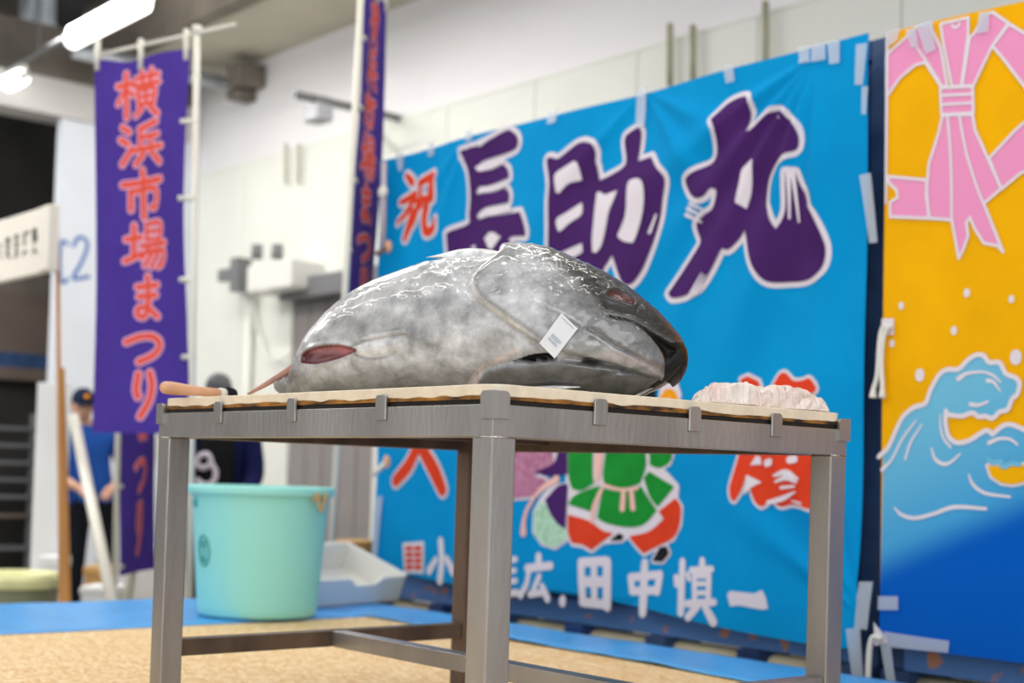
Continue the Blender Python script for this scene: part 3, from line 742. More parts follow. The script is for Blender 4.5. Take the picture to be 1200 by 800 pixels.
# pelvic fin: pale thin strip under the gill plate; lower lip strip
b = MB(); p0, p1, p2 = on_tuna(612, 455, .012), on_tuna(650, 454, .014), on_tuna(680, 453.4, .012)
for p in (p0, p1, p2): p[2] = max(p[2], TB + .006)
b.tube([p0, p1, p2], [.0035, .0045, .0012], 8); b.v = [(x, y, max(z, TB)) for x, y, z in b.v]; b.build('pelvic_fin', M_tuna, tuna, smooth=True, pig=[(.85, .84, .84)] * len(b.v))
b = MB(); dd = float(Dt(760)) - .06
b.tube([at_d(738, 468, dd), at_d(752, 461, dd), at_d(766, 453, dd + .02), at_d(776, 446, dd + .04)], [.004, .003, .002, .001], 10); b.v = [(x, y, max(z, TB)) for x, y, z in b.v]
b.build('chin_fold', M_tuna, tuna, smooth=True, pig=[(.45, .43, .42)] * len(b.v))

# paper tag on the fish
cs = [(658, 366.5), (677, 385), (650, 420), (632, 402)]
P = [on_tuna(x, y, .004) for x, y in cs]
dm = min((q - CAM) @ FW for q in [on_tuna(x, y, .004) for x, y in cs + [(654, 393), (645, 384), (664, 402)]])
dd = [min((q - CAM) @ FW, dm + .03) for q in P]
P = [at_d(x, y, dm + (.004 if i in (2, 3) else .0)) for i, (x, y) in enumerate(cs)]
ptag = thing('paper_tag', 'white paper tag with small grey print stuck on the tuna gill cover', 'tag', tuple(P[3]))
def quadpt(a, b_): return (1 - a) * (1 - b_) * P[0] + a * (1 - b_) * P[1] + a * b_ * P[2] + (1 - a) * b_ * P[3]
b = MB(); b.grid(lambda a, b_: quadpt(a, b_) - FW * .002 * math.sin(math.pi * b_), 4, 6); b.build('card', M_card, ptag, solid=.0006)
for k, (b0, a0, a1) in enumerate([(.66, .22, .80), (.70, .22, .80), (.74, .22, .70), (.80, .20, .74), (.84, .20, .74)]):
    b = MB(); q = [quadpt(a0, b0 - .1) , quadpt(a1, b0 - .1), quadpt(a1, b0 - .078), quadpt(a0, b0 - .078)]
    b.add([p - FW * .0032 for p in q], [(0, 1, 2, 3)]); b.build('print_line', M_cardtxt, ptag)
b = MB(); q = [quadpt(.14, .07), quadpt(.86, .07), quadpt(.86, .09), quadpt(.14, .09)]
b.add([p - FW * .0022 for p in q], [(0, 1, 2, 3)]); b.build('print_line', M_cardtxt, ptag)

# crumpled rag
def build_rag():
    """one cloth bunched into overlapping folds: several crumpled rolls run into each other"""
    b = MB(); rnd = random.Random(5)
    def roll(path, rads, depth, seed, flat=.8):
        NU, NV = 70, 40; c = catmull([(x, y, r) for (x, y), r in zip(path, rads)], 14); c = [c[int(i * (len(c) - 1) / (NU - 1))] for i in range(NU)]
        vs = []
        for i, q in enumerate(c):
            dq = 1 / (.4312 - .0909 * (q[0] - 577.5) / 414.5) + depth      # the board's edge there, plus a margin
            ctr = at_d(q[0], q[1], dq); rad = 1.22 * q[2] * dq / F_PX; tp = min(1, i / 4 + .15, (NU - 1 - i) / 4 + .15)
            for k in range(NV):
                a = 2 * math.pi * k / NV
                aa = a + .035 * i * (1 if seed % 2 else -1); n1 = vnoise(i * .085 + seed, (aa % (2 * math.pi)) * 1.9, seed); n2 = vnoise(i * .30 + 3 * math.cos(aa), 5 * math.sin(aa) + seed * 3, seed + 1)
                rg = (1 - abs(2 * n1 - 1)) ** 1.6; rr = rad * tp * (.50 + .62 * rg + .20 * n2)
                p = ctr + F0 * rr * 1.25 * math.cos(a); p[2] += rr * math.sin(a) * flat
                low = BT + .002 + .001 * n2; bl = min(1, max(0, (.25 - math.sin(a)) / .5)); p[2] = max(low, p[2] * (1 - bl) + low * bl); vs.append(p)
        fs = [(i * NV + k, i * NV + (k + 1) % NV, (i + 1) * NV + (k + 1) % NV, (i + 1) * NV + k) for i in range(NU - 1) for k in range(NV)]
        fs += [tuple(range(NV - 1, -1, -1)), tuple((NU - 1) * NV + k for k in range(NV))]
        b.add(vs, fs)
    roll([(808, 475), (822, 466), (845, 464), (872, 466), (905, 468), (935, 471), (962, 479), (970, 486)], [5, 11, 14, 15, 15, 14, 11, 5], .125, 3)
    roll([(812, 472), (828, 461), (840, 457), (862, 459), (880, 462)], [4, 8, 8, 9, 6], .10, 9)
    roll([(838, 460), (858, 457), (880, 458), (890, 468), (894, 480)], [5, 7, 9, 9, 6], .08, 14)
    roll([(826, 474), (850, 476), (874, 479), (890, 481)], [4, 6, 7, 4], .055, 21)
    roll([(884, 466), (905, 464), (930, 465), (948, 470), (962, 478)], [6, 10, 11, 9, 6], .085, 27)
    roll([(918, 481), (938, 477), (952, 477), (966, 483), (972, 488)], [5, 9, 10, 8, 4], .06, 33)
    roll([(828, 458), (834, 453), (842, 456), (850, 461)], [3, 4, 5, 4], .11, 40)
    return b
rag = build_rag().build('rag', M_rag, smooth=True)
tag(rag, 'crumpled damp white rag at the right end of the cutting board', 'cloth')

# knife behind the tail end
def kD(px): return 3.07 + max(0, px - 190) * .0026
k0 = at_d(190, 463, 3.07)
kz = BT + .0178
kn = thing('knife', 'long knife with pale wooden handle lying across the left end of the cutting board', 'knife', (k0[0], k0[1], BT))
def kp(px): q = at_d(px, 462, kD(px)); return np.array([q[0], q[1], kz])
b = MB(); b.tube([kp(x) for x in (189, 190, 193, 200, 210, 225, 240, 256)], [.004, .010, .0135, .0145, .0135, .0115, .0105, .0105], 16); b.build('handle', M_knifewood, kn, smooth=True)
b = MB(); b.tube([kp(255), kp(257), kp(262), kp(263)], [.0095, .0125, .0125, .0095], 16); b.build('ferrule', M_white, kn, smooth=True)
b = MB(); b.tube([kp(262), kp(264), kp(268), kp(273), kp(275)], [.010, .0155, .017, .0145, .004], 16); b.build('bolster', M_black, kn, smooth=True)
b = MB(); L0, L1, L2 = kp(272), kp(300), kp(345)
for q in (L0, L1, L2): q[2] = BT + .006
sd = F0 * .018
b.hexa([L0, L0 + sd, L0 + sd + [0, 0, .003], L0 + [0, 0, .003]] + [L2, L2 + sd * .3, L2 + sd * .3 + [0, 0, .002], L2 + [0, 0, .002]]); b.build('blade', M_blade, kn)

# ================================================================== containers and banners
CYF = 3.88
BY = 3.80
def container(name, x0, x1, label):
    t = thing(name, label, 'container', ((x0 + x1) / 2, CYF + .6, FLOOR))
    zb, zt = -.012, 2.03
    MB().box(x0 + .03, x1 - .03, CYF + .012, CYF + 1.18, .085, zt - .03).build('body_panel', M_cont, t)
    for xa in (x0, x1 - .075): MB().box(xa, xa + .075, CYF, CYF + .07, zb, zt).build('corner_post', M_contdark, t, bevel=.006)
    for xa in (x0, x1 - .075): MB().box(xa, xa + .075, CYF + 1.12, CYF + 1.19, zb, zt).build('corner_post', M_contdark, t, bevel=.006)
    MB().box(x0 + .075, x1 - .075, CYF - .005, CYF + .06, zb, .085).build('bottom_rail', M_rust, t, bevel=.004)
    MB().box(x0 + .075, x1 - .075, CYF, CYF + .06, zt - .07, zt).build('top_rail', M_cont, t, bevel=.004)
    n = max(2, int((x1 - x0) / .46))
    for i in range(n + 1):
        xx = x0 + .06 + (x1 - x0 - .12) * i / n
        MB().box(xx - .05, xx + .05, CYF - .035, CYF + .14, FLOOR, zb).build('foot', M_cont if i % 2 else M_contdark, t, bevel=.004)
        MB().box(xx - .05, xx + .05, CYF + 1.04, CYF + 1.16, FLOOR, zb).build('foot', M_contdark, t, bevel=.004)
    MB().tube([(x0 + .02, CYF + .06, -.085), (x1 - .02, CYF + .06, -.085)], .060, 14).build('skid_timber', M_timber, t, smooth=True)
    return t
contA = container('steel_container', at_y(447, 500, CYF)[0], at_y(1036, 400, CYF)[0], 'blue steel container on feet behind the blue lettered banner')
contB = container('steel_container', at_y(1045, 400, CYF)[0], .3, 'blue steel container on feet behind the yellow wave banner')
def quad_cloth(TL, TR, BR, BL, fold):
    TL, TR, BR, BL = [np.array((p[0], p[2])) for p in (TL, TR, BR, BL)]
    def uv(px, py): q = at_y(px, py, BY); return (q[0], q[2])
    def pos(u, v, e): return (u, BY - fold(u, v) - e, v)
    def st(s, t): return (1 - s) * (1 - t) * TL + s * (1 - t) * TR + s * t * BR + (1 - s) * t * BL
    return Surf(uv, pos), st
def rad_folds(c, spokes, r0, amp):
    def f(u, v):
        dx, dz = u - c[0], v - c[1]; r = math.hypot(dx, dz) + 1e-6; a = math.atan2(dz, dx)
        return amp * math.exp(-r / r0) * min(1, r / .25) * sum(math.exp(-((a - s0) / w0) ** 2) for s0, w0 in spokes)
    return f
uvA = lambda px, py: (at_y(px, py, BY)[0], at_y(px, py, BY)[2])
f1 = rad_folds(uvA(965, 62), [(-2.75, .10), (-2.45, .09), (-2.2, .08), (-1.9, .09), (-1.55, .07)], 1.1, .036)
f2 = rad_folds(uvA(753, 105), [(-.5, .12), (-.9, .1), (-2.5, .12)], .6, .022)
f3 = rad_folds(uvA(1016, 720), [(2.6, .12), (2.15, .10), (1.75, .06)], .5, .026)
f4 = rad_folds(uvA(555, 158), [(-2.5, .12), (-2.1, .10), (-1.2, .12)], .6, .022)
def foldA(u, v):
    return f1(u, v) + f2(u, v) + f3(u, v) + f4(u, v) + .012 * math.sin(u * 4.1 + v * 2.3) * math.sin(v * 2.0 + .6) + .007 * math.sin(u * 9 - v * 6.5 + 1) + .012
def foldB(u, v):
    return .010 * math.sin(u * 5 + 1.2) + .006 * math.sin(u * 12 - v * 2) * max(0, 1 - v) + .012

banA = thing('festival_banner', 'bright blue cloth banner with large purple lettering taped to the container', 'banner', (at_y(740, 400, BY)[0], BY, .05))
SA, stA = quad_cloth(at_y(447, 189, BY), at_y(1023, 40, BY), at_y(1010, 757, BY), at_y(439, 663, BY), foldA)
b = MB(); b.grid(lambda s, t: SA.pos(*stA(s, t + .010 * math.sin(9 * s) * (1 if t > .99 else 0)), 0), 230, 172); b.build('cloth', M_blue, banA, smooth=True)
banB = thing('festival_banner', 'yellow cloth banner with pink knotted ribbon and blue waves', 'banner', (-1.4, BY, .05))
tlB = at_y(1043, 40, BY); blB = at_y(1034, 752, BY); brB = at_y(1200, 772, BY)
SB, stB = quad_cloth(tlB, np.array((.02, BY, tlB[2] - .05)), np.array((.02, BY, brB[2] - .02)), blB, foldB)
b = MB(); b.grid(lambda s, t: SB.pos(*stB(s, t), 0), 150, 110); b.build('cloth', M_yel, banB, smooth=True)

# container latch handles and end pipe, grouped under the banner
for (a, b_, mm) in (((441, 298), (455, 289), mat('rust_bar', S(120, 90, 80), .6)), ((436, 557), (453, 541), M_pole)):
    p, q = at_y(a[0], a[1], BY - .12), at_y(b_[0], b_[1], BY - .07)
    MB().tube([p, q], .012, 8).build('latch_handle', mm, banA, smooth=True)
    MB().ellipsoid(q, (.02, .015, .03), 10, 8).build('latch_knob', mat('orange_knob', S(226, 170, 130), .6), banA, smooth=True)
MB().tube([at_y(450, 190, BY - .06), at_y(449, 290, BY - .06)], .012, 10).build('end_pipe', mat('pink_grey_pipe', S(196, 178, 180), .5), banA, smooth=True)
MB().ellipsoid(at_y(448.5, 225, BY - .07), (.03, .018, .03), 12, 8).build('pipe_clamp', M_pole, banA, smooth=True)
# --- lettering of the blue banner
D5 = lambda pts: PX(770, 90, 5, pts)
E5 = lambda pts: PX(770, 220, 5, pts)
B5 = lambda pts: PX(620, 130, 5, pts)
C5 = lambda pts: PX(620, 230, 5, pts)
A5 = lambda pts: PX(440, 140, 5, pts)
MARU = D5([(360, 260), (400, 210), (450, 160), (510, 130), (555, 122), (576, 150), (580, 220), (565, 335), (600, 320), (650, 270), (700, 225), (755, 207), (785, 225), (800, 255), (850, 285), (868, 330), (875, 390), (860, 440), (800, 470), (740, 520), (700, 580), (683, 650), (685, 760)]) + \
    E5([(692, 130), (710, 200), (735, 250), (765, 200), (788, 130), (797, 20)]) + D5([(806, 570), (850, 570), (880, 650), (905, 690), (922, 750)]) + \
    E5([(915, 110), (960, 180), (1000, 290), (1015, 360), (1010, 430), (985, 490), (920, 540), (800, 555), (680, 555), (620, 490), (580, 400), (555, 310), (540, 250), (515, 300), (470, 350), (440, 368), (412, 360), (390, 400), (340, 500), (290, 580), (250, 610), (190, 640), (110, 648), (80, 620), (150, 520), (250, 360), (268, 312), (252, 260), (250, 210), (290, 165), (345, 125), (372, 40)]) + \
    D5([(370, 662), (345, 662), (310, 705), (260, 718), (215, 685), (188, 625), (200, 590), (260, 550), (350, 500), (378, 400), (385, 310)])
glyph(SA, banA, 'character', polys=[brush(MARU)], colour=M_purple, border=M_wht, bpx=6.2, overmat=M_wht,
      over=[D5([(600, 490), (610, 510), (605, 580), (585, 690), (555, 780), (500, 745), (510, 650), (520, 550)]),
            (E5([(205, 165), (280, 205)]), [5, 2]), (E5([(215, 130), (290, 170)]), [5, 2]), (E5([(225, 100), (300, 135)]), [4, 2]),
            (D5([(822, 560)]) + E5([(810, 185)]), [6, 3]), (D5([(842, 570)]) + E5([(864, 205)]), [6, 3]), (E5([(300, 510), (230, 640)]), [2, 5]), (E5([(318, 520), (262, 625)]), [2, 5])])
SUKE = B5([(135, 300), (160, 278), (200, 285), (270, 225), (310, 195), (345, 185), (395, 202), (408, 245), (402, 300), (412, 340), (425, 410), (500, 370), (558, 332), (575, 290), (560, 165), (600, 118), (642, 95), (660, 130), (657, 215), (650, 298), (690, 285), (735, 272), (780, 340), (825, 402), (805, 520), (790, 650), (765, 760)]) + \
    C5([(742, 330), (700, 430), (650, 505), (612, 527), (580, 505), (545, 430), (515, 348), (480, 405), (430, 490), (380, 540), (140, 540), (140, 330)]) + B5([(145, 700), (150, 560), (155, 430)])
c4 = [(703.6, 226), (708, 226), (714, 229), (720, 227), (729, 224), (726, 234), (720, 250), (716, 270), (711, 288), (705, 297), (700, 296), (700, 280), (702, 260), (703, 240)]
glyph(SA, banA, 'character', polys=[brush(SUKE)], colour=M_purple, border=M_wht, bpx=6.2, overmat=M_wht,
      over=[B5([(190, 385), (240, 340), (300, 300), (320, 320), (333, 410), (270, 430), (235, 465), (215, 490), (200, 485)]),
            B5([(195, 640), (250, 600), (335, 540), (337, 610), (270, 660), (215, 712), (200, 700)]),
            C5([(205, 340), (270, 310), (340, 280), (343, 330), (300, 355), (240, 375), (205, 360)]), c4,
            B5([(610, 430), (640, 405), (680, 405), (705, 440), (707, 520), (690, 620), (660, 730), (640, 778), (590, 770), (550, 745), (555, 720), (590, 640), (605, 560)]),
            (B5([(770, 615), (738, 715)]), [3, 5])])
CHO = A5([(530, 192), (580, 175), (625, 160), (700, 122), (770, 80), (808, 64), (850, 100), (857, 150), (826, 188), (700, 232), (645, 258), (640, 305), (700, 300), (770, 268), (800, 300), (806, 345), (690, 390), (636, 402), (636, 442), (710, 430), (785, 403), (810, 440), (808, 490), (700, 512), (632, 540), (632, 585), (720, 570), (882, 547), (905, 600), (920, 660), (918, 690), (850, 690), (822, 702), (828, 735), (800, 800), (800, 860), (432, 860), (432, 765), (430, 690), (442, 660), (555, 613), (562, 560), (575, 440), (570, 310), (548, 245)])
glyph(SA, banA, 'character', polys=[brush(CHO)], colour=M_purple, border=M_wht, bpx=6.0, overmat=M_wht,
      over=[A5([(665, 700), (690, 682), (700, 668), (745, 668), (745, 682), (775, 690), (735, 755), (715, 770), (695, 750)]), A5([(570, 755), (600, 735), (608, 762)]), (A5([(645, 155), (690, 128)]), [5, 2]),
            A5([(625, 290), (650, 268), (735, 235), (790, 240), (770, 262), (700, 295), (640, 312)]), A5([(620, 430), (650, 408), (730, 385), (795, 375), (780, 400), (700, 425), (635, 445)]), A5([(615, 570), (640, 545), (720, 520), (825, 505), (830, 540), (720, 565), (630, 588)])])
glyph(SA, banA, 'character', strokes=[(A5([(185, 330), (215, 368)]), [7.5, 10.0]), (A5([(150, 485), (195, 462), (240, 432)]), [6.2, 8.8, 7.5]), (A5([(238, 440), (200, 530), (138, 605)]), [10.0, 10.0, 5.0]), (A5([(235, 545), (215, 620), (188, 700)]), [11.2, 11.2, 7.5]), (A5([(255, 545), (290, 500)]), [5.0, 7.5]),
      (A5([(262, 372), (280, 455)]), [7.5, 7.5]), (A5([(268, 368), (350, 335)]), [8.8, 11.2]), (A5([(350, 335), (350, 400), (345, 465)]), [12.5, 11.2, 10.0]), (A5([(250, 478), (345, 465)]), [7.5, 8.8]), (A5([(275, 480), (240, 590), (215, 640)]), [8.8, 8.8, 6.2]), (A5([(325, 480), (302, 580), (312, 655), (355, 650), (372, 585)]), [8.8, 10.0, 11.2, 11.2, 5.0])],
      colour=M_red, border=M_wht, bpx=3.8, grid=.05)
# 大 (lower legs show under the table rail) and 漁
glyph(SA, banA, 'character', strokes=[([(498, 455), (497, 500), (494, 527)], [11, 12, 13]), ([(455, 492), (500, 484), (545, 480)], [8, 10, 10]), ([(494, 522), (482, 545), (466, 563)], [15, 17, 15]), ([(496, 520), (511, 548), (521, 573)], [15, 20, 17])], colour=M_red, border=M_wht, bpx=3.6, grid=.05)
G4 = lambda pts: PX(840, 420, 4, pts)
glyph(SA, banA, 'character', polys=[G4([(140, 100), (170, 85), (215, 108), (228, 145), (180, 150), (145, 130)]),
      brush(G4([(265, 160), (285, 120), (312, 74), (340, 70), (380, 105), (430, 105), (462, 95), (490, 120), (500, 150), (480, 180), (520, 260), (520, 480), (495, 535), (510, 600), (512, 690), (475, 705), (430, 690), (385, 684), (330, 694), (290, 660), (268, 680), (240, 695), (210, 670), (180, 600), (165, 545), (140, 620), (112, 668), (95, 660), (84, 610), (100, 540), (125, 450), (150, 330), (230, 200)]))],
      colour=M_red, border=M_wht, bpx=3.8, grid=.05, overmat=M_wht,
      over=[G4([(185, 500), (215, 455), (236, 462), (242, 498)]), (G4([(268, 492), (284, 486)]), [9, 9]), (G4([(385, 477), (408, 473)]), [9, 9]), (G4([(305, 550), (370, 535), (425, 565)]), [3, 7, 3]), (G4([(312, 578), (370, 560), (420, 580)]), [3, 6, 3]), (G4([(340, 606), (410, 600)]), [4, 3]), G4([(166, 545), (245, 580), (196, 604), (160, 640)]), (G4([(275, 676), (350, 655), (415, 626)]), [5, 6, 2]), (G4([(440, 680), (395, 668)]), [3, 2])])
# seated figure in festival dress, as far as it shows under the rail
F5 = lambda pts: PX(590, 510, 5, pts)
fig = decal('figure_print', SA, sum([[uvpoly(SA, p)] + uvstroke(SA, list(p) + [p[0]], 8, per=1) for p in (
    F5([(70, -40), (300, -60), (330, 130), (250, 210), (180, 240), (270, 260), (270, 290), (220, 340), (150, 360), (40, 365), (-30, 300), (-20, 40)]),
    F5([(240, 390), (300, 300), (385, 300), (400, 600), (330, 650), (250, 625), (205, 560), (210, 450)]),
    F5([(390, -40), (850, -40), (1010, -20), (1010, 110), (990, 160), (930, 190), (1030, 300), (1020, 370), (1050, 420), (1040, 520), (1000, 600), (900, 650), (825, 690), (780, 640), (740, 580), (700, 610), (650, 612), (600, 620), (540, 670), (490, 640), (430, 630), (405, 560), (390, 420)]), F5([(880, 732), (920, 660), (958, 655), (972, 690), (935, 735)]))], []), M_wht, .0025, banA)
def fp(m, polys=(), strokes=(), e=.0045, name='figure_patch'):
    for p in [brush(q, 50) for q in polys]: decal(name, SA, [uvpoly(SA, p)] + uvstroke(SA, list(p) + [p[0]], 2.2, per=1), m, e, fig)
    for p, w in strokes: decal(name, SA, uvstroke(SA, p, w), m, e, fig)
fp(M_mauve, [F5([(70, -35), (295, -50), (305, 120), (310, 160), (250, 210), (180, 240), (268, 262), (268, 290), (220, 340), (150, 358), (40, 362), (-25, 300), (-15, 40)])])
fp(M_purple, [F5([(345, 60), (380, 60), (385, 220), (300, 235), (222, 215), (290, 185), (325, 150)]), F5([(270, 380), (340, 300), (388, 290), (385, 540), (340, 510), (298, 450)])], e=.006)
fp(M_pale, [F5([(240, 395), (268, 400), (300, 450), (330, 510), (380, 545), (398, 600), (330, 648), (250, 620), (208, 560), (212, 450)])])
fp(M_green, [F5([(392, -30), (528, -30), (530, 200), (540, 280), (470, 318), (420, 310), (396, 230)]), F5([(612, 105), (848, 105), (848, 180), (812, 278), (730, 303), (640, 293), (600, 250)]), F5([(612, -30), (848, -30), (850, 95), (740, 130), (612, 132)]),
             F5([(402, 400), (440, 352), (560, 304), (590, 310), (530, 440)]), F5([(600, 315), (700, 332), (820, 305), (850, 360), (900, 440), (825, 518), (730, 532), (620, 508), (572, 480)]),
             F5([(840, 250), (870, 218), (1008, 302), (912, 412), (872, 360)]), F5([(880, -20), (1008, -20), (1008, 110), (988, 158), (930, 186), (878, 170)])])
fp(M_red, [F5([(402, 470), (520, 505), (600, 562), (650, 575), (598, 618), (540, 665), (490, 635), (430, 625), (406, 560)]), F5([(752, 595), (860, 566), (950, 490), (922, 446), (1018, 374), (1046, 420), (1036, 520), (998, 596), (900, 646), (825, 686), (782, 638)])])
fp(M_peach, [], [(F5([(568, 100), (568, 200), (562, 275)]), [13, 11, 4]), (F5([(600, 290), (700, 318), (800, 310)]), 4), (F5([(590, 320), (550, 420), (540, 500)]), 6), (F5([(720, 330), (712, 430)]), [7, 8]), (F5([(765, 330), (772, 425)]), [7, 8])], e=.0065)
fp(M_peach, [], [(F5([(330, 255), (240, 320), (175, 420), (150, 500), (145, 570)]), [9, 5, 5, 6, 10])], e=.0065)
fp(M_black, [F5([(650, 612), (690, 578), (712, 590), (702, 610)]), F5([(880, 732), (920, 660), (958, 655), (972, 690), (935, 735)])], [], e=.0045)
# round of the figure's tackle and its dark hat beside the tuna's snout
fp(M_wht, [], [([(789, 448), (790, 465)], [26, 38])], e=.0025); fp(M_orange, [], [([(789, 471), (789, 473)], [31, 31])], e=.0045); fp(M_peach, [], [([(789, 475), (789, 477)], [18, 18])], e=.006); fp(M_orange, [], [([(789, 479), (789, 481)], [11, 11])], e=.0075)
fp(M_black, [[(738, 452), (773, 452), (772, 490), (738, 490)]], e=.0045)
# names along the bottom
K4 = lambda pts: PX(600, 600, 4, pts)
H3 = lambda pts: PX(440, 500, 3.636, pts)
def name_char(strokes, polys=()):
    strokes = [(p, [x * 1.38 for x in w] if hasattr(w, '__len__') else w * 1.38) for p, w in strokes]
    glyph(SA, banA, 'character', strokes=strokes, polys=polys, colour=M_wht, grid=.05)
name_char([(H3([(283, 488), (290, 570), (284, 652)]), [8, 8, 9]), (H3([(262, 565), (232, 612)]), [6, 8]), (H3([(312, 560), (345, 615)]), [6, 9])])
name_char([([(586, 658), (609, 655)], 5.5), ([(588, 670), (608, 668)], 5), ([(588, 682), (609, 680)], 5), ([(587, 695), (611, 694)], 6), ([(598, 650), (598, 694)], 6), ([(590, 652), (582, 668)], 5), ([(578, 655), (576, 700)], 6)])
name_char([(K4([(145, 208), (146, 245)]), 8), (K4([(90, 262), (205, 250)]), 7), (K4([(100, 262), (88, 335), (58, 388)]), [6, 6, 7]), (K4([(150, 300), (118, 375), (108, 382), (180, 372)]), [6, 6, 6, 6]), (K4([(165, 345), (192, 402)]), [6, 8])])
name_char([(K4([(264, 405), (262, 422)]), [7, 8])])
name_char([(K4([(345, 238), (352, 420)]), 8), (K4([(345, 235), (455, 228)]), 8), (K4([(458, 232), (455, 440)]), 9), (K4([(350, 420), (455, 432)]), 8), (K4([(402, 235), (402, 425)]), 7), (K4([(348, 325), (458, 325)]), 9)])
name_char([(K4([(624, 238), (620, 350), (618, 470)]), [8, 9, 9]), (K4([(560, 308), (568, 370)]), 7), (K4([(560, 305), (695, 292)]), 7), (K4([(695, 292), (684, 370)]), 8), (K4([(566, 370), (686, 365)]), 7)])
name_char([(K4([(806, 232), (804, 350), (804, 468)]), [7, 8, 8]), (K4([(776, 305), (780, 338)]), 6), (K4([(832, 290), (840, 312)]), 5), (K4([(904, 228), (905, 275)]), 7), (K4([(850, 272), (950, 266)]), 6), (K4([(865, 300), (870, 420)]), 6), (K4([(868, 298), (938, 296)]), 5), (K4([(938, 296), (934, 420)]), 6), (K4([(868, 335), (934, 334)]), 4.5), (K4([(868, 378), (934, 376)]), 4.5), (K4([(832, 428), (962, 420)]), 6.5), (K4([(882, 440), (838, 492)]), 7), (K4([(918, 440), (956, 512)]), [7, 9])])
glyph(SA, banA, 'character', polys=[[(856, 696), (860, 692), (888, 695), (897, 691), (901, 700), (903, 713), (895, 714), (870, 709), (859, 710)]], colour=M_wht, grid=.05)
seal = decal('seal', SA, [uvpoly(SA, [(473, 636), (497, 634), (497, 672), (474, 671)])], M_wht, .0025, banA)
for i in range(2):
    for j in range(4):
        decal('seal_mark', SA, [uvpoly(SA, [(476 + i * 10, 640 + j * 7.4), (484.4 + i * 10, 639.3 + j * 7.4), (484.4 + i * 10, 644.6 + j * 7.4), (476 + i * 10, 645 + j * 7.4)])], M_red, .0045, seal, grid=0)

# --- print of the yellow banner
Y1 = lambda pts: PX(1020, 0, 5, pts)
Y2 = lambda pts: PX(1020, 150, 5, pts)
Y3 = lambda pts: PX(1020, 300, 5, pts)
Y4 = lambda pts: PX(1020, 400, 5, pts)
rib = [Y1([(118, 330), (235, 228), (300, 165), (385, 150), (390, 190), (440, 290), (480, 515), (440, 515), (350, 375), (290, 390), (200, 462), (118, 575)]),
       Y1([(440, 152), (600, 115), (600, 210), (560, 515), (505, 515), (455, 260)]),
       Y1([(640, 200), (690, 100), (740, 82), (830, 145), (740, 275), (630, 510), (565, 515), (610, 230)]),
       Y1([(740, 280), (835, 150), (900, 190), (1060, 270), (1060, 640), (960, 560), (890, 470), (800, 350)]),
       Y1([(438, 525), (625, 515), (630, 670), (445, 680)]),
       Y1([(450, 685), (625, 680)]) + Y2([(640, 20), (720, 200), (790, 360), (690, 450), (800, 730), (770, 695), (690, 680), (640, 600), (610, 530), (590, 560), (600, 640), (570, 720), (545, 770), (510, 570), (505, 545), (375, 535), (355, 400), (370, 220), (430, 30)]),
       Y2([(122, 290), (355, 312), (370, 535), (140, 525), (140, 440), (185, 415), (180, 370), (135, 330)]),
       Y2([(720, 185), (860, 30), (1060, -160), (1060, 200), (900, 270), (790, 365)])]
ribbon = decal('ribbon_print', SB, [uvpoly(SB, p) for p in rib], M_pink, .0025, banB)
fs = []
for p in rib: fs += uvstroke(SB, list(p) + [p[0]], 3.6, per=1)
for p in (Y1([(445, 570), (625, 560)]), Y1([(445, 622), (630, 612)]), Y1([(480, 690)]) + Y2([(500, 200), (505, 545)]), Y1([(550, 690)]) + Y2([(590, 160), (660, 380), (690, 450)]), Y1([(300, 290), (350, 360), (440, 500)]), Y1([(505, 160), (530, 175), (550, 150)])):
    fs += uvstroke(SB, p, 3.2, per=2)
decal('ribbon_outline', SB, fs, M_wht, .0045, ribbon)
def blend(u, v):
    # hand-dyed shading of the cloth itself: pale wave blue runs into deep sea blue along a slanting line
    pa, pb = np.array(SB.uv(1035, 668)), np.array(SB.uv(1200, 596)); d = (pb - pa) / np.linalg.norm(pb - pa)
    w = np.array((u, v)) - pa; dist = w[0] * d[1] - w[1] * d[0]
    k = float(sst(np.array((dist + .07) / .12))); k2 = float(sst(np.array((dist + .45) / .5)))
    a = np.array(S(112, 188, 220)) * (1 - k2) + np.array(S(66, 160, 214)) * k2
    return a * (1 - k) + np.array(S(0, 92, 190)) * k
WAVE_T = Y4([(66, 680), (85, 662), (130, 618), (180, 510), (220, 440), (280, 390), (350, 365), (380, 290), (430, 200), (480, 168), (545, 165), (600, 110), (650, 82), (690, 88), (720, 125), (780, 128), (815, 190), (870, 215), (893, 250), (880, 310), (850, 340), (825, 400), (780, 415), (740, 452), (700, 440), (660, 443), (625, 420), (560, 440), (480, 430), (472, 408), (470, 480), (490, 560), (540, 595), (610, 580), (700, 525), (740, 545), (800, 495), (850, 490), (900, 510), (1000, 560), (1080, 480), (1200, 520), (1300, 600), (1500, 560)])
bl0, br0 = stB(0, 1), stB(1, 1)
WAVE_T = brush(WAVE_T, closed=False)
wave_poly = [tuple(SB.uv(*p)) for p in WAVE_T]
wave_poly = [(max(p[0], bl0[0]), p[1]) for p in wave_poly if p[0] < br0[0]]
wave_poly += [(br0[0], wave_poly[-1][1]), (br0[0], br0[1] - .005), (bl0[0], bl0[1] - .005)]
wave = decal('wave_print', SB, [wave_poly], M_dye, .0025, banB, grid=.02, pigfn=blend)
fs = uvstroke(SB, WAVE_T[1:], 5.6, per=2)
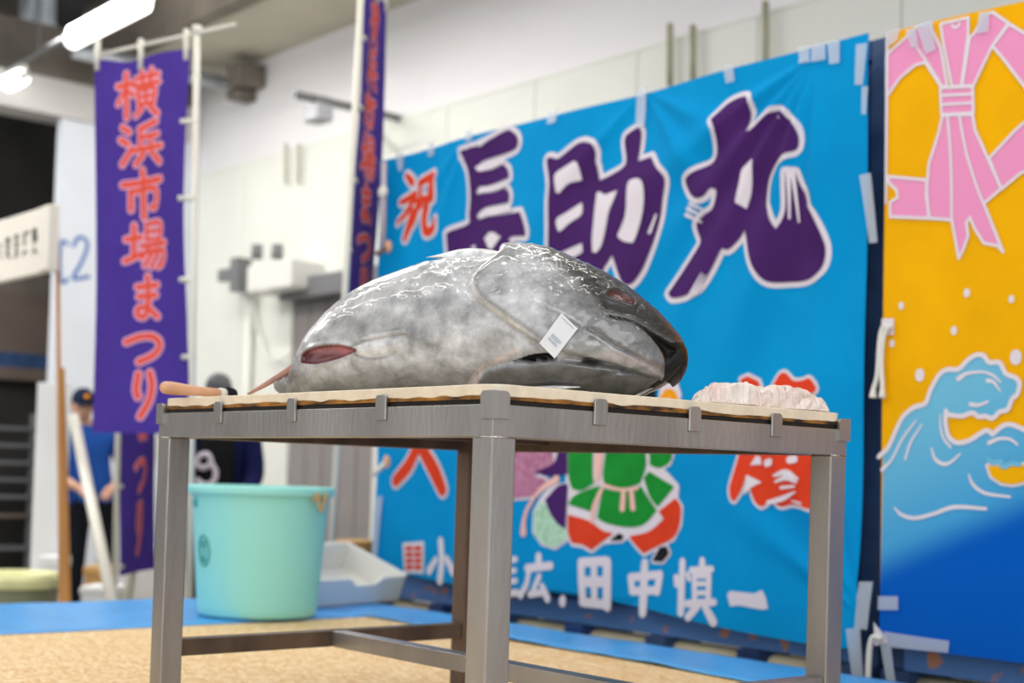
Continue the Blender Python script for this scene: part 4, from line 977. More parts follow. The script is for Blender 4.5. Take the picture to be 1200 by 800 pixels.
for p, w in ((Y4([(545, 222), (590, 192), (680, 182), (740, 200), (785, 240)]), [6, 4, 3, 3, 2]), (Y4([(712, 232), (745, 240), (785, 295)]), [5, 4, 1.5]), (Y4([(615, 370), (660, 375), (712, 355)]), [5, 4, 3]), (Y4([(90, 752), (150, 690), (215, 570), (295, 465)]), [5, 3, 3, 2]), (Y4([(230, 690), (265, 590), (330, 490)]), [3, 3, 2]), (Y4([(440, 430), (440, 500), (460, 570), (500, 620)]), [1.5, 2.5, 3, 3]),
             (Y4([(388, 625), (410, 690), (460, 720), (505, 705), (555, 660)]), [2, 4, 4.5, 3.5, 2]), (Y4([(720, 595), (780, 570), (840, 575), (880, 605)]), [5, 4, 3.5, 2.5]), ([(1141, 556), (1146, 568), (1160, 578), (1187, 582)], [2, 4, 4, 3]), ([(1053, 595), (1062, 603), (1078, 607), (1100, 602), (1125, 594), (1160, 596)], [2, 4, 4.5, 4.5, 5, 4])):
    fs += uvstroke(SB, p, w)
decal('wave_outline', SB, fs, M_wht, .0045, wave)
yh = Y4([(715, 728), (800, 735), (900, 725), (1000, 720), (1000, 780), (900, 828), (850, 838), (790, 828), (735, 790)])
hole = decal('wave_opening', SB, [uvpoly(SB, yh)] + uvstroke(SB, yh + [yh[0]], 7, per=1), M_wht, .0055, wave)
decal('wave_opening_fill', SB, [uvpoly(SB, yh)], M_yel, .0075, wave)
decal('wave_foam', SB, uvstroke(SB, Y4([(720, 690), (745, 710), (790, 705), (805, 735), (850, 715), (895, 720)]), 6), M_dye, .0095, wave, pigfn=lambda u, v: np.array(S(112, 188, 220)))
for (x, y, r) in ((1061, 359, 7), (1138, 344, 8), (1189, 351, 7), (1123, 388, 8), (1050, 403, 7), (1083, 440, 12), (1194, 419, 14), (1240, 380, 8), (1270, 430, 10)):
    decal('spray_dot', SB, uvstroke(SB, [(x, y - r * .15), (x, y + r * .15)], r), M_wht, .0025, banB, grid=0)
decal('hem', SB, [uvpoly(SB, [(1042.5, 41), (1046.5, 40), (1044, 240), (1041.5, 240)])], M_wht, .0046, banB)
# tape
def tape(surf, ban, q):
    vs = []; b = MB(); uvs = [np.array(surf.uv(*p)) for p in q]
    n = 6
    def fn(s, t): u = (1 - s) * (1 - t) * uvs[0] + s * (1 - t) * uvs[1] + s * t * uvs[2] + (1 - s) * t * uvs[3]; return surf.pos(u[0], u[1], .0125)
    b.grid(fn, n, n); b.build('tape_strip', M_tape, ban, smooth=True)
for q in ([(648, 132), (660, 129), (657, 145), (647, 147)], [(748, 105), (759, 102), (757, 148), (746, 150)], [(855, 80), (867, 77), (868, 97), (858, 100)],
          [(941, 58), (955, 55), (956, 75), (944, 77)], [(957, 55), (974, 51), (975, 72), (958, 75)], [(976, 51), (991, 48), (992, 76), (980, 78)],
          [(1011, 55), (1024, 53), (1019, 102), (1010, 102)], [(1018, 104), (1025, 104), (1022, 136), (1017, 136)], [(1013, 207), (1026, 204), (1034, 285), (1024, 286)],
          [(1015, 681), (1031, 681), (1025, 737), (1010, 735)], [(1000, 736), (1017, 735), (1020, 800), (1008, 800)], [(505, 168), (513, 166), (512, 183), (504, 184)], [(554, 156), (562, 153), (561, 166), (553, 168)],
          [(466, 180), (476, 177), (473, 200), (469, 201)], [(444, 582), (452, 581), (447, 660), (441, 660)]): tape(SA, banA, q)
for q in ([(1043, 40), (1062, 35), (1058, 50), (1046, 58)], [(1068, 38), (1080, 35), (1084, 57), (1075, 59)], [(1081, 34), (1097, 26), (1104, 61), (1092, 66)], [(1154, 18), (1166, 16), (1165, 40), (1152, 42)],
          [(1035, 698), (1060, 698), (1060, 714), (1035, 714)], [(1042, 739), (1120, 750), (1119, 764), (1050, 757)], [(1038, 752), (1051, 752), (1058, 800), (1047, 800)]): tape(SB, banB, q)
# eyelet patches and tie cords
def bp(px, py, e): return np.array(SB.pos(*SB.uv(px, py), e))
decal('eyelet_patch', SB, [uvpoly(SB, [(1038, 374), (1053, 374), (1053, 393), (1038, 393)])], M_wht, .006, banB)
decal('eyelet_patch', SB, [uvpoly(SB, [(1029, 728), (1034, 734), (1050, 752), (1030, 756)])], M_wht, .009, banB)
MB().lathe(bp(1045, 384, .009), [(.004, -.004), (.009, -.004), (.009, .004), (.004, .004)], 14, True).build('eyelet', M_greymetal, banB, smooth=True)
MB().lathe(bp(1035, 746, .011), [(.004, -.004), (.009, -.004), (.009, .004), (.004, .004)], 14, True).build('eyelet', M_greymetal, banB, smooth=True)
for pts in ([(1044, 384), (1036, 382), (1032, 392), (1030, 412), (1028, 440), (1024, 455), (1023, 466)], [(1040, 384), (1035, 398), (1033, 425), (1034, 450), (1034, 466)]):
    q = [np.array(p) for p in catmull([at_y(x, y, BY - .035) for x, y in pts], 5)]
    n = len(q); MB().tube(q, [.0075 if k < n * .8 else .0075 + .006 * (k - n * .8) / (n * .2) for k in range(n)], 8).build('tie_cord', M_rope if False else M_white, banB, smooth=True)
q = catmull([at_y(x, y, BY - .05) for x, y in [(1033, 748), (1024, 746), (1020, 754), (1018, 775), (1017, 810)]], 5)
MB().tube(q, .009, 8).build('tie_cord', M_white, banB, smooth=True)

# ================================================================== bucket
bc = at_z(289, 727.5, .006) + F0 * .21; bc[2] = .012
bk = thing('bucket', 'mint green plastic bucket on the blue tarpaulin left of the table', 'bucket', tuple(bc))
D_b = (bc - CAM) @ FW; k = D_b / F_PX
rb = 69 * k; rt = 80 * k; hb = 150 * k
MB().lathe(bc, [(.0, .004), (rb - .02, .004), (rb - .006, .0), (rb, .012), (rb + (rt - rb) * .08, hb * .08), *[(rb + (rt - rb) * k_, hb * k_) for k_ in np.linspace(.09, .9, 12)], (rt, hb - .035), (rt, hb - .01), (rt - .006, hb - .01), (rt - .012, hb - .05), (rb - .008, .02), (0, .02)], 72).build('wall', M_bucket, bk, smooth=True)
MB().lathe(bc, [(rt - .006, hb - .034), (rt + .014, hb - .034), (rt + .018, hb - .028), (rt + .018, hb - .006), (rt + .012, hb), (rt - .006, hb), (rt - .008, hb - .006)], 72, True).build('rim', M_bucket, bk, smooth=True)
def bpt(ang, z, e): r = rb + (rt - rb) * min(1, z / (hb - .035)) + e; return np.array([bc[0] + r * math.cos(ang), bc[1] + r * math.sin(ang), bc[2] + z])
angc = math.atan2(-F0[1], -F0[0]); angr = math.atan2(R0[1], R0[0])
def rope(a0, sag, ins=False):
    da = .09
    P_ = [bpt(a0 - da, hb - .05, .012), bpt(a0 - da, hb - .02, .028), bpt(a0 - da * .6, hb - .03 - sag * .6, .03), bpt(a0, hb - .04 - sag, .03), bpt(a0 + da * .6, hb - .03 - sag * .6, .03), bpt(a0 + da, hb - .02, .028), bpt(a0 + da, hb - .05, .012)]
    MB().tube(catmull(P_, 5), .007, 8).build('rope_handle', M_rope, bk, smooth=True)
rope(angc + 1.05, .045); rope(angc + 1.05 + math.pi, .045)
# moulded oval mark
def moval(cx, cz, rx, rz, w): return [bpt(cx + rx / rb * math.cos(t), cz + rz * math.sin(t), .0015) for t in np.linspace(0, 2 * math.pi, 28)]
ma = angc - .80; mz = hb * .50
MB().tube(moval(ma, mz, .030, .056, 1), .0035, 6, False).build('maker_mark', M_bucketline, bk, smooth=True)
mk = MB()
mk.tube([bpt(ma - .035, mz + .036, .0015), bpt(ma - .03, mz + .01, .0015)], .0028, 6)
mk.tube(catmull([bpt(ma + .0, mz + .036, .0015), bpt(ma + .045, mz + .034, .0015), bpt(ma + .03, mz + .022, .0015), bpt(ma + .045, mz + .01, .0015), bpt(ma + .0, mz + .006, .0015)], 4), .0028, 6)
mk.tube([bpt(ma - .06, mz - .004, .0015), bpt(ma + .06, mz - .004, .0015)], .0025, 6)
mk.tube(catmull([bpt(ma + .04, mz - .016, .0015), bpt(ma - .02, mz - .018, .0015), bpt(ma - .04, mz - .03, .0015), bpt(ma - .01, mz - .042, .0015), bpt(ma + .03, mz - .034, .0015), bpt(ma + .01, mz - .026, .0015)], 4), .0028, 6)
mk.build('mark_figures', M_bucketline, bk, smooth=True)
MB().ellipsoid(bpt(angc - 1.02, hb * .86, .0), (.012, .012, .016), 10, 8).build('handle_lug', M_bucketline, bk, smooth=True)

# ================================================================== white tray (tilted up at its back)
tf0, tf1 = at_z(352, 713, .012), at_z(467, 704, .012)
tr = thing('fish_tray', 'white plastic fish tray tipped forward beside the bucket', 'tray', tuple((tf0 + tf1) / 2))
exv = (tf1 - tf0); wlen = np.linalg.norm(exv); exv /= wlen
eyv = np.cross(Z0, exv); tl = math.radians(19); ey = eyv * math.cos(tl) + Z0 * math.sin(tl); ez = np.cross(exv, ey)
def tp(a, b_, c): return tf0 + exv * a + ey * b_ + ez * c
TDp, THt, tw = .36, .115, .012
for (a0, a1, b0, b1, c0, c1, nm) in ((0, wlen, 0, TDp, 0, .012, 'tray_base'), (0, wlen, TDp - tw, TDp, 0, THt, 'side_wall'), (0, tw, 0, TDp, 0, THt, 'side_wall'), (wlen - tw, wlen, 0, TDp, 0, THt, 'side_wall')):
    MB().hexa([tp(a0, b0, c0), tp(a1, b0, c0), tp(a1, b1, c0), tp(a0, b1, c0), tp(a0, b0, c1), tp(a1, b0, c1), tp(a1, b1, c1), tp(a0, b1, c1)]).build(nm, M_white, tr, bevel=.004)
# front wall with a scooped notch
nfx = [(0, THt), (wlen * .42, THt), (wlen * .48, THt * .8), (wlen * .5, THt * .72), (wlen * .68, THt * .72), (wlen * .71, THt * .8), (wlen * .76, THt), (wlen, THt)]
b = MB(); low = [(x, 0) for x, _ in nfx]
vs = [tp(x, 0, z) for x, z in nfx] + [tp(x, 0, z) for x, z in low] + [tp(x, tw, z) for x, z in nfx] + [tp(x, tw, z) for x, z in low]; n = len(nfx); fs = []
for i in range(n - 1):
    fs += [(n + i, n + i + 1, i + 1, i), (2 * n + i, 2 * n + i + 1, 3 * n + i + 1, 3 * n + i), (i, i + 1, 2 * n + i + 1, 2 * n + i), (n + i + 1, n + i, 3 * n + i, 3 * n + i + 1)]
fs += [(0, 2 * n, 3 * n, n), (n - 1, 2 * n - 1, 4 * n - 1, 3 * n - 1)]
b.add(vs, fs); b.build('front_wall', M_white, tr, bevel=.002)
b = MB()
for (a0, a1, b0, b1) in ((-.012, wlen + .012, TDp - .006, TDp + .016), (-.012, .012, 0, TDp), (wlen - .012, wlen + .012, 0, TDp)):
    b.hexa([tp(a0, b0, THt - .004), tp(a1, b0, THt - .004), tp(a1, b1, THt - .004), tp(a0, b1, THt - .004), tp(a0, b0, THt + .008), tp(a1, b0, THt + .008), tp(a1, b1, THt + .008), tp(a0, b1, THt + .008)])
b.build('rim', M_white, tr, bevel=.003)
# block under its back edge
bx = tp(wlen * .5, TDp - .03, 0)
pb_ = MB().box(bx[0] - .12, bx[0] + .0, bx[1] - .03, bx[1] + .06, .011, bx[2] - .006).build('prop_block', M_wood, bevel=.003)
tag(pb_, 'small wood block propping up the back of the white fish tray', 'block')
cb = at_z(416, 655, .15); cbp = at_d(417, 650, 6.75)
cbx = MB().box(cbp[0] - .10, cbp[0] + .10, cbp[1] - .09, cbp[1] + .09, FLOOR, cbp[2] + .07).build('carton', mat('brown_carton', S(206, 160, 96), .8, var=.1, scale=6), bevel=.004)
tag(cbx, 'tall brown cardboard carton standing behind the white fish tray', 'carton')

# ================================================================== flags
def strokes_char(ch):
    C = {
     'yoko': [([(.02, .30), (.40, .26)], 1), ([(.22, .02), (.22, .98)], 1), ([(.20, .36), (.02, .68)], .8), ([(.26, .42), (.40, .52)], .8), ([(.46, .17), (.98, .13)], .9), ([(.60, .02), (.62, .28)], .8), ([(.82, 0), (.80, .28)], .8), ([(.42, .34), (1, .30)], .9), ([(.50, .44), (.52, .74)], .8), ([(.50, .44), (.90, .42), (.88, .74)], .8), ([(.52, .58), (.88, .57)], .7), ([(.52, .73), (.88, .72)], .8), ([(.70, .32), (.70, .72)], .8), ([(.60, .80), (.44, .96)], .9), ([(.80, .80), (.98, .97)], 1)],
     'hama': [([(.05, .08), (.20, .20)], 1), ([(0, .36), (.16, .46)], 1), ([(.03, .92), (.25, .58)], 1), ([(.88, .02), (.45, .16)], 1), ([(.48, .14), (.46, .58)], .9), ([(.48, .35), (.92, .31)], .9), ([(.74, .33), (.74, .58)], .9), ([(.30, .62), (1, .58)], 1), ([(.55, .70), (.34, .94)], 1), ([(.76, .70), (.96, .94)], 1)],
     'ichi': [([(.5, 0), (.52, .16)], 1.1), ([(.02, .28), (.98, .22)], 1.1), ([(.2, .42), (.2, .82)], 1), ([(.2, .44), (.82, .40), (.82, .76), (.70, .80)], 1), ([(.5, .24), (.5, 1)], 1.1)],
     'ba': [([(.02, .36), (.36, .32)], 1), ([(.2, .06), (.2, .74)], 1), ([(0, .84), (.38, .68)], 1), ([(.5, .04), (.5, .38)], .8), ([(.5, .04), (.88, .03), (.86, .38)], .8), ([(.5, .2), (.86, .2)], .7), ([(.5, .37), (.86, .37)], .7), ([(.38, .51), (1, .47)], .9), ([(.55, .53), (.38, .78)], .8), ([(.48, .65), (.94, .63), (.9, .9), (.78, .98)], .9), ([(.64, .66), (.44, .95)], .8), ([(.80, .66), (.6, .98)], .8)],
     'ma': [([(.15, .24), (.85, .2)], 1), ([(.2, .46), (.8, .43)], 1), ([(.5, 0), (.52, .5), (.52, .72), (.4, .92), (.2, .88), (.22, .73), (.5, .72), (.86, .92)], 1)],
     'tsu': [([(.02, .36), (.4, .2), (.75, .2), (.95, .42), (.8, .72), (.4, .95)], 1.1)],
     'ri': [([(.25, .05), (.2, .38), (.3, .56)], 1.1), ([(.72, .02), (.84, .3), (.76, .65), (.45, 1)], 1.1)]}
    return C[ch]
FTXT = [('yoko', 127, 183, 83, 139), ('hama', 131, 187, 145, 197), ('ichi', 132, 186, 202, 257), ('ba', 136, 188, 263, 317), ('ma', 146, 180, 327, 379), ('tsu', 140, 181, 391, 431), ('ri', 150, 176, 441, 494)]
def norm_boxes():
    x0, x1, y0, y1 = 97, 219, 64, 514
    return [(c, (a - x0) / (x1 - x0), (b_ - x0) / (x1 - x0), (t - y0) / (y1 - y0), (q - y0) / (y1 - y0)) for c, a, b_, t, q in FTXT]
def make_flag(label, ptop, pbot, udir, w, h, wave, bar0, bar1, e_sign, base_z, txtflip=False):
    """ptop / pbot: pole ends; udir: horizontal direction from pole to the free edge"""
    t = thing('nobori_flag', label, 'flag', tuple(pbot), 'purple festival flags on poles')
    ptop = np.array(ptop); pbot = np.array(pbot); ax = (ptop - pbot); ax /= np.linalg.norm(ax)
    MB().tube([pbot, ptop], .0155, 14).build('pole', M_pole, t, smooth=True)
    MB().tube([ptop - ax * .03, ptop + ax * .01], .022, 14).build('pole_cap', M_pole, t, smooth=True)
    nrm = np.cross(udir, ax); nrm /= np.linalg.norm(nrm)
    if nrm @ (CAM - ptop) < 0: nrm = -nrm
    udir = udir - ax * (udir @ ax); udir /= np.linalg.norm(udir)
    O = ptop - ax * .09 + udir * .035
    MB().tube([O - udir * bar0 + ax * bar0 * .04 + ax * .075, O + udir * bar1 - ax * .02 + ax * .045], .009, 10).build('cross_bar', M_pole, t, smooth=True)
    def pos(u, v, e):
        sag = .03 * math.exp(-((u - w * .62) / (w * .25)) ** 2) * math.exp(-v / .05) if v < .3 else 0
        return O + udir * u - ax * (v + sag) + nrm * (wave(u, v) + e)
    b = MB(); b.grid(lambda a, c: pos(a * w, c * h, 0), 30, 90); b.build('cloth', M_flag, t, smooth=True)
    for a in (.04, .5, .97):
        q = pos(a * w, 0, 0); MB().tube([q - ax * .05, q + ax * .09], .013, 8).build('loop', M_pole, t, smooth=True)
    for c in (.19, .39, .60, .80, .98):
        q = pos(0, c * h, 0); q2 = O - udir * .045 - ax * c * h
        MB().tube([q + udir * .03, q2], .014, 8).build('loop', M_pole, t, smooth=True)
    sf = Surf(None, pos)
    for c, a, b_, y0, y1 in norm_boxes():
        st = strokes_char(c); bw = .025; fo = []; fi = []
        for pts, k_ in st:
            # u runs from the pole side to the free edge; text reads left to right as seen
            cc = catmull([((1 - (a + (b_ - a) * p[0])) * w, (y0 + (y1 - y0) * p[1]) * h) for p in pts], 5) if not txtflip else catmull([((a + (b_ - a) * p[0]) * w, (y0 + (y1 - y0) * p[1]) * h) for p in pts], 5)
            fi += chain_faces([tuple(q) for q in cc], [bw * k_] * len(cc)); fo += chain_faces([tuple(q) for q in cc], [bw * k_ + .017] * len(cc))
        r_ = decal('character', sf, fo, M_flagpink, .0015, t, grid=0)
        decal('fill', sf, fi, M_flagred, .003, r_, grid=0)
    return t
fl1_top, fl1_bot = at_d(231, 33, 6.4), at_d(222, 700, 6.4)
axl = fl1_top - fl1_bot; fl1_bot = fl1_bot - axl * ((fl1_bot[2] - FLOOR) / axl[2])
ud = -R0 * math.cos(.42) + F0 * math.sin(.42)
Wf = 122 * 6.4 / F_PX / math.cos(.42) * 1.03; Hf = 452 * 6.4 / F_PX
make_flag('purple festival flag facing the viewer at left with red vertical lettering', fl1_top, fl1_bot, ud, Wf, Hf,
          lambda u, v: .018 * math.sin(u * 13 + v * 2.2) * min(1, v + .2) + .02 * math.sin(v * 3 + u * 4), .24, .50, 1, 0)
fl2_top = at_d(426, -60, 6.5); fl2_bot = at_d(388, 650, 6.5); axl = fl2_top - fl2_bot; fl2_bot = fl2_bot - axl * ((fl2_bot[2] - FLOOR) / axl[2])
ray2 = ray(440, 150); ray2 = np.array([ray2[0], ray2[1], 0]); ray2 /= np.linalg.norm(ray2)
ud2 = ray2 * math.cos(.25) + R0 * math.sin(.25)
make_flag('purple festival flag seen nearly edge on beside the container corner', fl2_top, fl2_bot, ud2, .46, 1.60,
          lambda u, v: .012 * math.sin(u * 12 + v * 3), .06, .46, 1, 0, True)
fl3_top = at_d(146, 130, 7.9); fl3_bot = at_d(134, 712, 7.9); axl = fl3_top - fl3_bot; fl3_bot = fl3_bot - axl * ((fl3_bot[2] - FLOOR) / axl[2])
ray3 = ray(160, 580); ray3 = np.array([ray3[0], ray3[1], 0]); ray3 /= np.linalg.norm(ray3)
ud3 = ray3 * math.cos(.42) + R0 * math.sin(.42)
make_flag('purple festival flag half hidden behind the front purple flag', fl3_top, fl3_bot, ud3, .46, (650 - 130) * 8.0 / F_PX,
          lambda u, v: .012 * math.sin(u * 12 + v * 3), .06, .46, 1, 0, True)

# ================================================================== signboard at far left
SGY = 3.0
sg = thing('signboard', 'cream signboard with black lettering raised on wooden posts', 'sign', (at_y(68, 300, SGY)[0], SGY, FLOOR))
a = at_y(54, 241, SGY); c = at_y(65, 241, SGY); zt = at_y(60, 240.5, SGY)[2]; zb = at_y(60, 317.5, SGY)[2]
xl = at_y(-55, 270, SGY)[0]
MB().box(xl, c[0], SGY - .012, SGY + .03, zb, zt).build('board', M_sign, sg, bevel=.006)
MB().box(a[0], c[0], SGY - .03, SGY - .012, zb + .004, zt - .004).build('end_strip', M_sign, sg, bevel=.005)
for x in (at_y(63.0, 300, SGY + .03)[0], xl + .05):
    xf = x if x < xl + .1 else at_y(70, 715, SGY + .03)[0]
    xf = x + (xf - x) * (zt - FLOOR) / (zt - at_y(70, 715, SGY + .03)[2])
    MB().hexa([(xf - .016, SGY + .03, FLOOR), (xf + .016, SGY + .03, FLOOR), (xf + .016, SGY + .045, FLOOR), (xf - .016, SGY + .045, FLOOR), (x - .013, SGY + .03, zt - .01), (x + .013, SGY + .03, zt - .01), (x + .013, SGY + .045, zt - .01), (x - .013, SGY + .045, zt - .01)]).build('post', M_wood, sg, bevel=.004)
x = at_y(68, 430, SGY)[0]; zz = at_y(73, 430, SGY)[2]
xb = at_y(75.5, 715, SGY)[0]; xb = x + (xb - x) * (zz - FLOOR) / (zz - at_y(75, 715, SGY)[2])
MB().hexa([(xb - .02, SGY, FLOOR), (xb + .02, SGY, FLOOR), (xb + .02, SGY + .03, FLOOR), (xb - .02, SGY + .03, FLOOR), (x - .02, SGY, zz), (x + .02, SGY, zz), (x + .02, SGY + .03, zz), (x - .02, SGY + .03, zz)]).build('post_brace', M_wood, sg, bevel=.004)
SG = Surf(lambda px, py: (at_y(px, py, SGY - .012)[0], at_y(px, py, SGY - .012)[2]), lambda u, v, e: (u, SGY - .012 - e, v))
Q = lambda pts: PX(0, 255, 11.43, pts)
def sgch(st): decal('character', SG, sum([uvstroke(SG, Q(p), 2.7) for p in st], []), M_signdk, .0015, sg, grid=0)
sgch([[(440, 165), (490, 150)], [(440, 165), (440, 235)], [(490, 150), (490, 225)], [(440, 195), (490, 185)], [(440, 235), (490, 225)], [(435, 270), (505, 255)], [(440, 320), (500, 300)], [(465, 255), (462, 345)], [(462, 390), (440, 490)], [(465, 440), (505, 470)]])
sgch([[(315, 215), (365, 200)], [(322, 215), (318, 370)], [(322, 265), (355, 255)], [(320, 340), (350, 330)], [(360, 200), (400, 190)], [(310, 480), (360, 455)], [(335, 440), (315, 505)]])
sgch([[(200, 250), (250, 230)], [(205, 290), (248, 270)], [(200, 350), (250, 335)], [(205, 400), (245, 390)], [(200, 470), (250, 450)], [(222, 240), (215, 530)], [(200, 530), (240, 500)]])
sgch([[(85, 290), (135, 275)], [(85, 290), (82, 360)], [(135, 275), (132, 345)], [(85, 325), (132, 312)], [(80, 400), (135, 385)], [(85, 470), (130, 450)], [(105, 360), (100, 500)], [(80, 540), (105, 490), (150, 550)]])
sgch([[(0, 370), (20, 360)], [(0, 520), (15, 510)], [(5, 350), (5, 550)]])

# ================================================================== lamps, pipes and boxes on wall and ceiling
yt = 4.3
lp = thing('ceiling_lamp', 'lit fluorescent batten hanging from the ceiling, the longer near one', 'lamp', tuple(at_y(124, 24, yt)), 'fluorescent battens on one conduit')
def batten(t, pa, pb_, parts=True):
    A, B_ = np.array(pa), np.array(pb_); ax = (B_ - A) / np.linalg.norm(B_ - A)
    MB().tube([A, A + ax * .03, B_ - ax * .03, B_], [.03, .068, .068, .03], 14).build('glowing_tube', M_tubeglow, t, smooth=True)
    for e, s in ((A, -1), (B_, 1)): MB().tube([e - ax * .01 * s, e + ax * .05 * s], .035, 12).build('end_cap', M_white, t, smooth=True)
    up = np.array([0, 0, .055]); MB().hexa([A + up + [0, -.04, 0], B_ + up + [0, -.04, 0], B_ + up + [0, .04, 0], A + up + [0, .04, 0], A + up * 1.8 + [0, -.03, 0], B_ + up * 1.8 + [0, -.03, 0], B_ + up * 1.8 + [0, .03, 0], A + up * 1.8 + [0, .03, 0]]).build('housing', M_white, t)
batten(lp, at_y(83, 48, yt), at_y(170, 3, yt))
lp2 = thing('ceiling_lamp', 'lit fluorescent batten hanging from the ceiling, cut by the left picture edge', 'lamp', tuple(at_y(5, 102, yt)), 'fluorescent battens on one conduit')
q0, q1 = at_y(-62, 132, yt), at_y(27, 89, yt); batten(lp2, q0, q1)
zc = (at_y(50, 68, yt)[2]) + .05
cdt = MB().tube([(q0[0] - 2, yt, zc), (at_y(175, 0, yt)[0] + 2, yt, zc + .02)], .022, 10)
for xx in (q0[0] - 1, q1[0] + .3, at_y(172, 3, yt)[0] + 1): cdt.tube([(xx, yt, zc), (xx, yt, 5.3)], .008, 6)
tag(cdt.build('conduit', M_greymetal, smooth=True), 'thin grey conduit carrying the two fluorescent battens', 'conduit')
# white duct with an elbow, beyond the lamps
p0 = at_x(45, -30, -12.9); p1 = at_x(44, 62, -12.9); p2 = at_x(170, 66, -12.9)
ducts = MB().tube(catmull([p0, (p0 + p1) / 2, p1 + [0, 0, .25], p1 + [0, .15, .05], p1 + [0, .5, 0], np.array([p2[0], min(p2[1], 5.6), p2[2]])], 5), .16, 16)
tag(ducts.build('air_duct', M_duct, smooth=True), 'pale metal air duct bending under the dark roof', 'duct')
p0, p1 = at_x(32, -30, -12.6), at_x(31, 64, -12.6)
tag(MB().tube([p0, p1], .07, 12).build('drain_pipe', M_duct, smooth=True), 'thin pale pipe hanging beside the air duct', 'pipe')
# pipe along under the beam towards the wall, dark bracket at its end
p0, p1 = at_x(225, 91, WX + .6), at_x(288, 103, WX + .6)
pl = MB().tube([np.array([p0[0], 4.6, p0[2]]), np.array([p0[0], WY + .03, p1[2]])], .06, 14)
tag(pl.build('water_pipe', M_duct, smooth=True), 'pale horizontal pipe running into the wall under the ceiling', 'pipe')
q = at_y(285, 90, WY - .1)
MB_b = MB().box(q[0] - .11, q[0] + .11, WY - .2, WY + .06, q[2] - .08, q[2] + .11); MB_b.box(q[0] - .20, q[0] - .04, WY - .15, WY + .06, q[2] - .17, q[2] - .08)
tag(MB_b.build('wall_bracket', M_beamdk, bevel=.02), 'dark steel bracket high on the wall at the pipe end', 'bracket')
# floodlight on a rod from the wall
r0_, r1_ = at_y(470, 139, WY + .02), None
zr = r0_[2]
dirn = np.array([0, -1., 0]);
best = None
for Lr in np.linspace(.5, 3.5, 60):
    q = r0_ + dirn * Lr; x_, y_ = project(q[None]); d_ = abs(x_[0] - 341)
    if best is None or d_ < best[0]: best = (d_, Lr)
Lr = best[1]; r1_ = r0_ + dirn * Lr
fl = thing('floodlight', 'grey floodlight hanging on a steel arm from the white wall', 'lamp', tuple(r0_))
MB().tube([r0_ + [0, .05, 0], r1_], .03, 8).build('arm', M_greymetal, fl)
MB().tube([r0_ + [0, .04, -.28], r0_ + [0, -.38, -.01]], .018, 8).build('brace', M_wallc, fl)
h0 = r0_ + dirn * Lr * .78
MB().box(h0[0] - .09, h0[0] + .09, h0[1] - .07, h0[1] + .07, h0[2] - .16, h0[2] - .04).build('lamp_head', mat('lamp_grey', S(176, 176, 180), .5), fl, bevel=.015)
MB().tube([h0 + [0, 0, -.06], h0], .03, 8).build('hanger', M_greymetal, fl)
# box on the wall with two knobs, side bracket, pipe and cable below
b0, b1 = at_y(288, 344, WY - .3), at_y(341, 302, WY - .3)
ab = thing('wall_cabinet', 'white electrical box on the wall left of the grey door', 'box', tuple(b0))
MB().box(b0[0], b1[0], WY - .30, WY, b0[2], b1[2]).build('case', M_white, ab, bevel=.02)
for px_ in (301, 325):
    q = at_y(px_, 297, WY - .2); MB().tube([q + [0, 0, -.04], q + [0, 0, .07]], .045, 12).build('gland', M_greymetal, ab, smooth=True)
q = at_y(278, 322, WY - .2); MB().box(q[0] - .06, q[0] + .06, q[1] - .04, q[1] + .1, q[2] - .14, q[2] + .14).build('side_bracket', M_greymetal, ab, bevel=.01)
q = at_y(268, 322, WY - .2); MB().box(q[0] - .12, q[0] + .1, q[1] - .04, q[1] + .04, q[2] - .05, q[2] + .05).build('switch', M_greymetal, ab, bevel=.01)
q0 = at_y(293, 345, WY - .05); MB().tube([q0, np.array([q0[0], q0[1], FLOOR + .02])], .035, 10).build('conduit_pipe', M_wallc, ab, smooth=True)
q = [at_y(x, y, WY - .06) for x, y in ((296, 346), (300, 380), (310, 410), (325, 422), (340, 415))]
MB().tube(catmull(q, 5), .012, 6).build('cable', M_wallc, ab, smooth=True)
# stub pipes standing on the wall ledge
for (xa, ya, yb_) in ((785, 28, 100), (812, 30, 100), (897, 2, 80), (335, 168, 215), (350, 168, 215)):
    p0, p1 = at_y(xa, yb_, WY - .05), at_y(xa, ya, WY - .05)
    o = MB().tube([p0, p1], .019 if xa > 400 else .012, 10).build('wall_stub', mat('olive_pipe', S(168, 164, 138), .6, var=.2, scale=4), smooth=True)
    tag(o, {785: 'olive pipe stub on the wall above the blue banner, left one of the close pair', 812: 'olive pipe stub on the wall above the blue banner, right one of the close pair', 897: 'tall olive pipe stub on the wall above the banner, nearest the yellow banner', 335: 'short pipe stub on the white wall below the floodlight, left one', 350: 'short pipe stub on the white wall below the floodlight, right one'}[xa], 'pipe', 'pipe stubs on the wall')

# ================================================================== people
def skin_body(verts, edges, radii, sub=2):
    me = bpy.data.meshes.new('tmp'); me.from_pydata([tuple(v) for v in verts], edges, []); o = bpy.data.objects.new('tmp', me); COL.objects.link(o)
    o.modifiers.new('skin', 'SKIN'); 
    if not me.skin_vertices: me.skin_vertices.new() if hasattr(me.skin_vertices, 'new') else None
    sv = me.skin_vertices[0].data
    for i, r in enumerate(radii): sv[i].radius = r if hasattr(r, '__len__') else (r, r)
    sv[0].use_root = True
    s_ = o.modifiers.new('sub', 'SUBSURF'); s_.levels = sub; s_.render_levels = sub
    dg = bpy.context.evaluated_depsgraph_get(); ev = o.evaluated_get(dg); m2 = bpy.data.meshes.new_from_object(ev)
    vs = [tuple(v.co) for v in m2.vertices]; fs = [tuple(p.vertices) for p in m2.polygons]
    bpy.data.objects.remove(o); bpy.data.meshes.remove(me); bpy.data.meshes.remove(m2)
    return vs, fs

